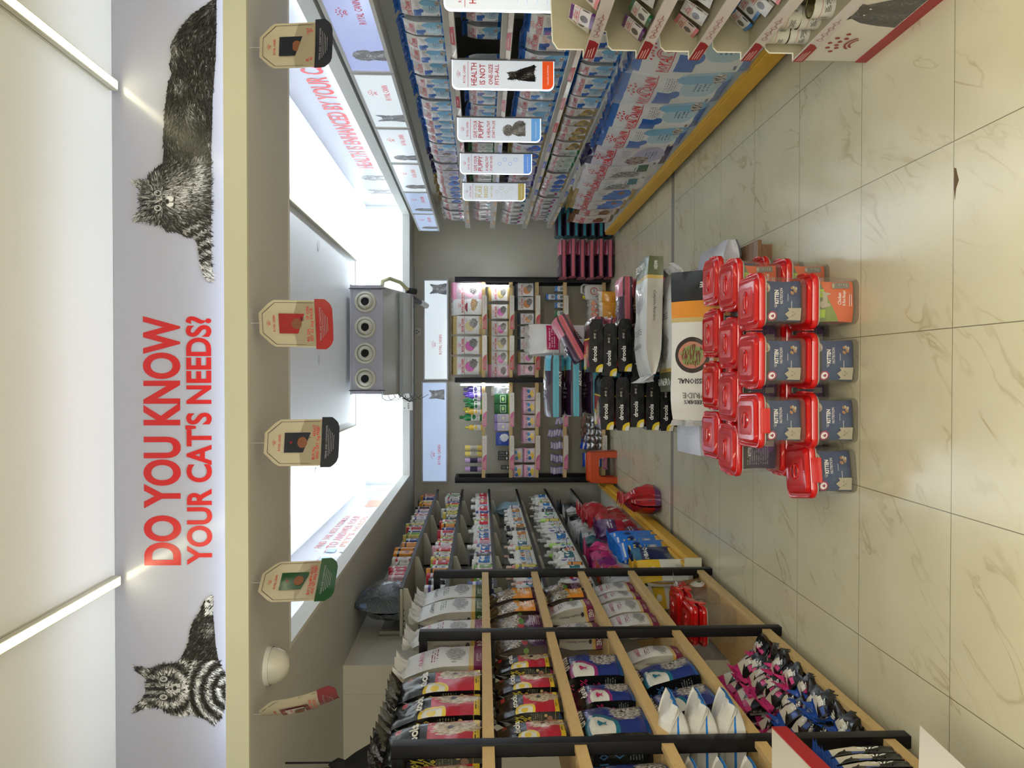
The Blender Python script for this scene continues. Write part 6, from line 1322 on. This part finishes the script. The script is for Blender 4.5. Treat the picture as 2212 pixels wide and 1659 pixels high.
shp = {'round': [(.001, 0), (.029, 0), (.031, .005), (.031, .105), (.027, .122), (.014, .132), (.013, .138)], 'tall': [(.001, 0), (.022, 0), (.024, .005), (.024, .14), (.018, .155), (.009, .164), (.008, .17)], 'jar': [(.001, 0), (.038, 0), (.040, .006), (.040, .085), (.034, .098), (.034, .102)], 'small': [(.001, 0), (.018, 0), (.019, .004), (.019, .06), (.010, .072), (.009, .076)]}
caps = {'round': [(.016, .135), (.016, .16), (.012, .164), (.001, .165)], 'tall': [(.011, .166), (.011, .195), (.004, .20), (.001, .201)], 'jar': [(.038, .10), (.038, .125), (.001, .126)], 'small': [(.011, .075), (.011, .095), (.001, .096)]}
labh = {'round': (.02, .10), 'tall': (.03, .13), 'jar': (.01, .085), 'small': (.01, .052)}
WHT = (222, 222, 218)
spec = [('round', WHT, (232, 232, 230), (200, 206, 210), (60, 130, 180), 'white round bottle with blue mark'), ('round', WHT, (24, 26, 34), (216, 214, 206), (160, 100, 60), 'white round bottle with black cap'), ('tall', WHT, (226, 226, 226), (216, 220, 222), (120, 80, 160), 'tall white bottle with violet mark'), ('tall', (170, 222, 110), (230, 232, 226), (190, 226, 140), (40, 60, 40), 'tall lime green bottle'),
        ('jar', WHT, WHT, (206, 30, 50), (232, 232, 230), 'white jar with red band'), ('jar', WHT, WHT, (50, 120, 190), (232, 232, 230), 'white jar with blue band'), ('jar', WHT, WHT, (190, 130, 70), (230, 214, 180), 'white jar with amber band'), ('small', (34, 30, 60), (20, 20, 28), (216, 216, 220), (60, 40, 120), 'small dark blue bottle'),
        ('tall', (220, 150, 150), (222, 196, 180), (222, 160, 160), (120, 50, 110), 'tall pink lotion bottle'), ('round', WHT, WHT, (40, 116, 126), (230, 230, 230), 'white bottle with teal label'), ('small', (190, 96, 50), WHT, (222, 220, 214), (190, 70, 40), 'small amber bottle'), ('round', WHT, WHT, (226, 226, 220), (90, 170, 60), 'white round bottle with green mark')]
GB = [bottle('supplement_bottle', shp[a], mat('gb%d' % i, b, .28), mat('gc%d' % i, c, .35), caps[a], labh[a]+(d, e), flat=.8 if a in ('round', 'tall') else 1) for i, (a, b, c, d, e, f) in enumerate(spec)]
cspec = [((222, 222, 220), (196, 40, 50), 'white carton with red band'), ((196, 36, 56), (232, 220, 220), 'red carton'), ((224, 224, 226), (90, 60, 150), 'white carton with violet band'), ((214, 200, 90), (120, 120, 60), 'yellow carton'), ((34, 60, 140), (222, 222, 230), 'blue carton'), ((224, 168, 190), (230, 230, 230), 'pink carton'), ((110, 170, 60), (226, 226, 210), 'green carton'), ((232, 150, 40), (60, 40, 30), 'orange carton'), ((216, 214, 206), (110, 110, 110), 'plain white carton'), ((30, 30, 36), (190, 190, 190), 'black carton')]
GC = []
for i, (a, b, f) in enumerate(cspec):
    o = MB().box(-.03, .03, -.035, .035, 0, .12).build('medicine_carton', mat('mc%d' % i, a, .4, layers=[('rect', 0, .7, 1, .82, b), ('rect', 0, .0, .3, .1, b), ('lines', .1, .2, .9, .6, 6, (130, 130, 134)), ('ell', .7, .35, .16, .12, b)]), None, bevel=.0012); GC.append(tag(o, '', 'carton'))
rnd = random.Random(77); sn_ = ('top', 'second', 'third', 'fourth', 'fifth')
for i, z in enumerate(gz_[:5]):
    y = 5.14; k = 0; grp_ = 'cartons on the %s steel shelf' % sn_[i]
    yend = 9.1
    while y < yend:
        box = i < 2 or (i == 2 and (y < 5.7 or rnd.random() < .15)) or rnd.random() < .08
        if i < 2 and rnd.random() < .2: y += .08
        if i == 3 and y > 8.3: break
        a = rnd.randrange(len(cspec)) if box else rnd.choice({2: [4, 5, 6, 0, 4, 9, 11], 3: [1, 0, 8, 11, 9, 6, 1, 0], 4: [0, 2, 3, 2, 9, 10, 2, 11, 5, 7]}[i])
        src = GC[a] if box else GB[a]; nm = cspec[a][2] if box else spec[a][5]
        s = rnd.uniform(.9, 1.35) if box else rnd.uniform(1.0, 1.25)
        wd = (.062 if box else {'round': .066, 'tall': .052, 'jar': .084, 'small': .042}[spec[a][0]])*s
        y += wd/2+.004
        for dp in range(1 if box or i < 3 else 2):
            x = GX1-.045-.0*s-dp*(.085)-rnd.uniform(0, .012)
            o = place(src, (x, y, z+.001), (0, 0, PI/2+rnd.uniform(-.15, .15)), '%s, %s steel shelf, %s from the camera end%s' % (nm, sn_[i], ORD[k], ', rear' if dp else ''), ('bottles' if not box else 'cartons')+' on the %s steel shelf' % sn_[i]); o.scale = (s, s, s*(rnd.uniform(.9, 1.2) if box else 1))
        y += wd/2; k += 1
# soft goods on the two lowest levels
def soft(nm, col, w, h, d, seed, lab, loc, rot, layers=(), alpha=1, wr=.03, rough=.3, sc3=None, mw=None):
    m = mat('soft_%s%d%d%d%d' % ((nm,)+col+(len(layers),)), col, rough, layers=layers, bump=.6, bs=16, coat=.3, alpha=alpha); b = Bag(w, h, d, seed, wr=wr, vt=.45, top=.02, full=.45); o = b.mesh([m, m, m], None, nm, 8, 10); b.seal(m, o, .08); tag(o, lab, nm.replace('_', ' ')); o.location = loc; o.rotation_euler = rot; return o
rr = (170, 26, 38)
for k, (y, z, c, s) in enumerate(((7.5, .13, rr, 1), (7.2, .13, rr, 1), (6.9, .13, rr, 1.0), (7.35, .36, rr, .9), (7.05, .36, rr, .9), (6.75, .33, rr, .9))):
    o = soft('padded_cushion', c, .30, .24, .17, k, 'red padded cushion in clear wrap on the low steel deck, %s counted from the back' % ORD[k], (-1.40 if z < .2 else -1.32, y, z), (0, 0, PI/2+.2*math.sin(k*3)), [('rect', .3, 0, .42, 1, (214, 206, 200))] if k in (0, 2, 3) else []); o['group'] = 'red cushions on the steel deck'; o.scale = (s, s, s)
for k, (y, z) in enumerate(((6.48, .13), (6.28, .13), (6.38, .33))):
    o = soft('purple_cushion', (78, 36, 92), .24, .22, .16, 20+k, 'purple padded cushion bag on the steel deck, %s' % ('farther', 'nearer', 'on top of the other two')[k], (-1.40 if z < .2 else -1.31, y, z), (0, 0, PI/2-.2*k), [('lines', .2, .4, .8, .6, 2, (220, 216, 220)), ('rect', 0, 0, 1, .3, (170, 30, 50))]); o['group'] = 'purple cushions on the steel deck'
o = soft('rolled_pet_bed', (182, 28, 38), .34, .30, .26, 31, 'big red and purple rolled pet bed on the floor before the steel shelving', (-1.08, 6.55, .004), (0, 0, PI/2+.1), [('rect', 0, 0, 1, .16, (96, 40, 90)), ('spot', 5, .62, (96, 70, 84)), ('lines', .1, .7, .5, .85, 2, (220, 200, 200))], wr=.03); o.scale = (1, .85, 1)
bd = mat('blue_deck_bag', (24, 112, 206), layers=[('rect', .2, .55, .8, .7, (20, 60, 130)), ('lines', .3, .45, .7, .8, 3, (210, 200, 120)), ('rect', .3, .2, .7, .4, (120, 140, 160)), ('ell', .5, .3, .15, .08, (200, 200, 210)), ('rect', .1, .88, .9, .92, (210, 220, 230))], **SH)
DB = bagkind('deckblue', .20, .36, .10, bd, bd, bd, mat('seal_deckblue', (40, 130, 220), .3), lambda P, w, h: P.text('FOCUS', 0, .62*h, .03, 1, w*.7, .02, 1, .2), ink4[:2]+[ink4[2]], None, 3, wr=.01, vt=.7, obname='blue_kibble_bag')
for k, y in enumerate((5.72, 5.93, 6.08)): place(DB, (-1.35, y, .121), (0, 0, PI/2-.5), 'tall bright blue bag on the steel deck, %s from the camera end' % ORD[k], 'blue bags on the steel deck')
DN = bagkind('decknavy', .20, .30, .10, mat('navy_deck', (34, 44, 84), layers=[('rect', 0, .8, 1, 1, (50, 110, 140))], **SH), mat('navy_deck_side', (30, 38, 70), .3), mat('navy_deck_side'), sealn, lambda P, w, h: P.text('DIBAQ', 0, .7*h, .03, 2, w*.7, .02, 1, .2), ink4, None, 3, wr=.012, obname='navy_kibble_bag'); place(DN, (-1.345, 5.50, .121), (0, 0, PI/2-.4), 'navy bag with white lettering on the steel deck beside the blue bags')
DY = bagkind('deckyellow', .17, .33, .11, mat('yellow_deck', (216, 214, 204), layers=[('rect', 0, .55, 1, 1, (220, 180, 50)), ('ell', .5, .7, .16, .06, (226, 224, 214))], **SH), mat('yellow_deck_side', (210, 206, 196), layers=[('rect', .35, 0, .65, 1, (190, 140, 30))], **SH), mat('yellow_deck_side'), mat('seal_yellow', (216, 176, 50), .3), None, (), None, 3, wr=.014, vt=.55, obname='yellow_kibble_bag')
for k, (x, y) in enumerate(((-1.40, 5.33), (-1.36, 5.16), (-1.53, 5.32), (-1.55, 5.16))): place(DY, (x, y, .121), (0, 0, PI/2-.8), 'yellow-topped white bag at the near end of the steel deck, %s of four' % ORD[k], 'yellow-topped bags on the steel deck').scale = (1, 1, 1 if x > -1.45 else .82)
tc = [((216, 60, 130), 'pink'), ((150, 50, 130), 'violet'), ((222, 100, 60), 'orange'), ((196, 198, 200), 'silver'), ((200, 200, 204), 'silver'), ((190, 194, 196), 'clear'), ((60, 110, 120), 'teal'), ((206, 208, 210), 'white'), ((216, 216, 214), 'white'), ((40, 44, 50), 'black and white'), ((206, 206, 208), 'white'), ((60, 90, 110), 'slate blue')]
for k, (y, ci) in enumerate(((5.2, 3), (5.38, 4), (5.55, 3), (5.75, 2), (5.95, 0), (6.15, 1), (6.32, 0), (6.5, 0), (6.75, 6), (6.95, 5), (7.2, 7), (7.45, 8), (7.7, 10), (7.95, 9), (8.2, 7), (8.5, 9), (8.8, 11))):
    c, n = tc[ci]; o = soft('toy_packet', c, .17, .20, .11, 50+k, '%s plastic-wrapped toy packet on the sixth steel shelf, %s from the camera end' % (n, ORD[k]), (-1.53+.03*math.sin(k), y, .425), (0, 0, PI/2+.4*math.sin(k*2)), [('spot', 3, .6, tuple(int(q*.6) for q in c))], wr=.03); o['group'] = 'toy packets on the sixth steel shelf'
for k in range(6):
    m = mat('treat_sachet', (206, 160, 50), .25, bump=.4); o = Bag(.07, .12, .02, k, wr=.006, vt=.5).mesh([m]*3, None, 'treat_sachet', 5, 6); tag(o, 'mustard treat sachet leaning at the near end of the sixth steel shelf, %s' % ORD[k], 'treat sachet', 'mustard sachets'); o.location = (-1.46, 5.10+.022*k, .425); o.rotation_euler = (.15, 0, .3*math.sin(k))
o = soft('wrapped_cushion', (74, 84, 92), .42, .30, .24, 61, 'charcoal fleece cushion in clear plastic on top of the steel shelving', (-1.53, 5.20, 2.062), (0, 0, PI/2+.1), [('spot', 30, .6, (120, 132, 140)), ('rect', .2, .7, .6, .85, (90, 120, 170))], wr=.02, rough=.2)
o = soft('wire_crate_pack', (26, 44, 36), .12, .26, .10, 62, 'dark green packet at the end of the top steel shelf', (-1.66, 5.0, 1.78), (0, 0, 0), wr=.01); o.location = (-1.62, 5.13, 1.761)
o = soft('silver_wrapped_bag', (130, 160, 172), .26, .26, .18, 63, 'blue-grey bag at the back end of the fourth steel shelf', (-1.55, 8.7, 1.101), (0, 0, PI/2), wr=.03); o = soft('dark_green_bag', (30, 50, 52), .2, .18, .14, 64, 'dark green bundle on the top steel shelf by the back wall', (-1.55, 8.9, 2.061), (0, 0, PI/2), wr=.03)
# sources never placed are not part of the shop
dead = [o for o in C.objects if o.type in ('MESH', 'EMPTY') and o.parent is None and 'category' in o and o.get('label') in ('', None, 'price strip')]
for o in [c for r in dead for c in r.children_recursive]+dead: bpy.data.objects.remove(o)
for o in C.objects:
    if o.parent is not None:
        for k in ('category', 'group'):
            if k in o: del o[k]
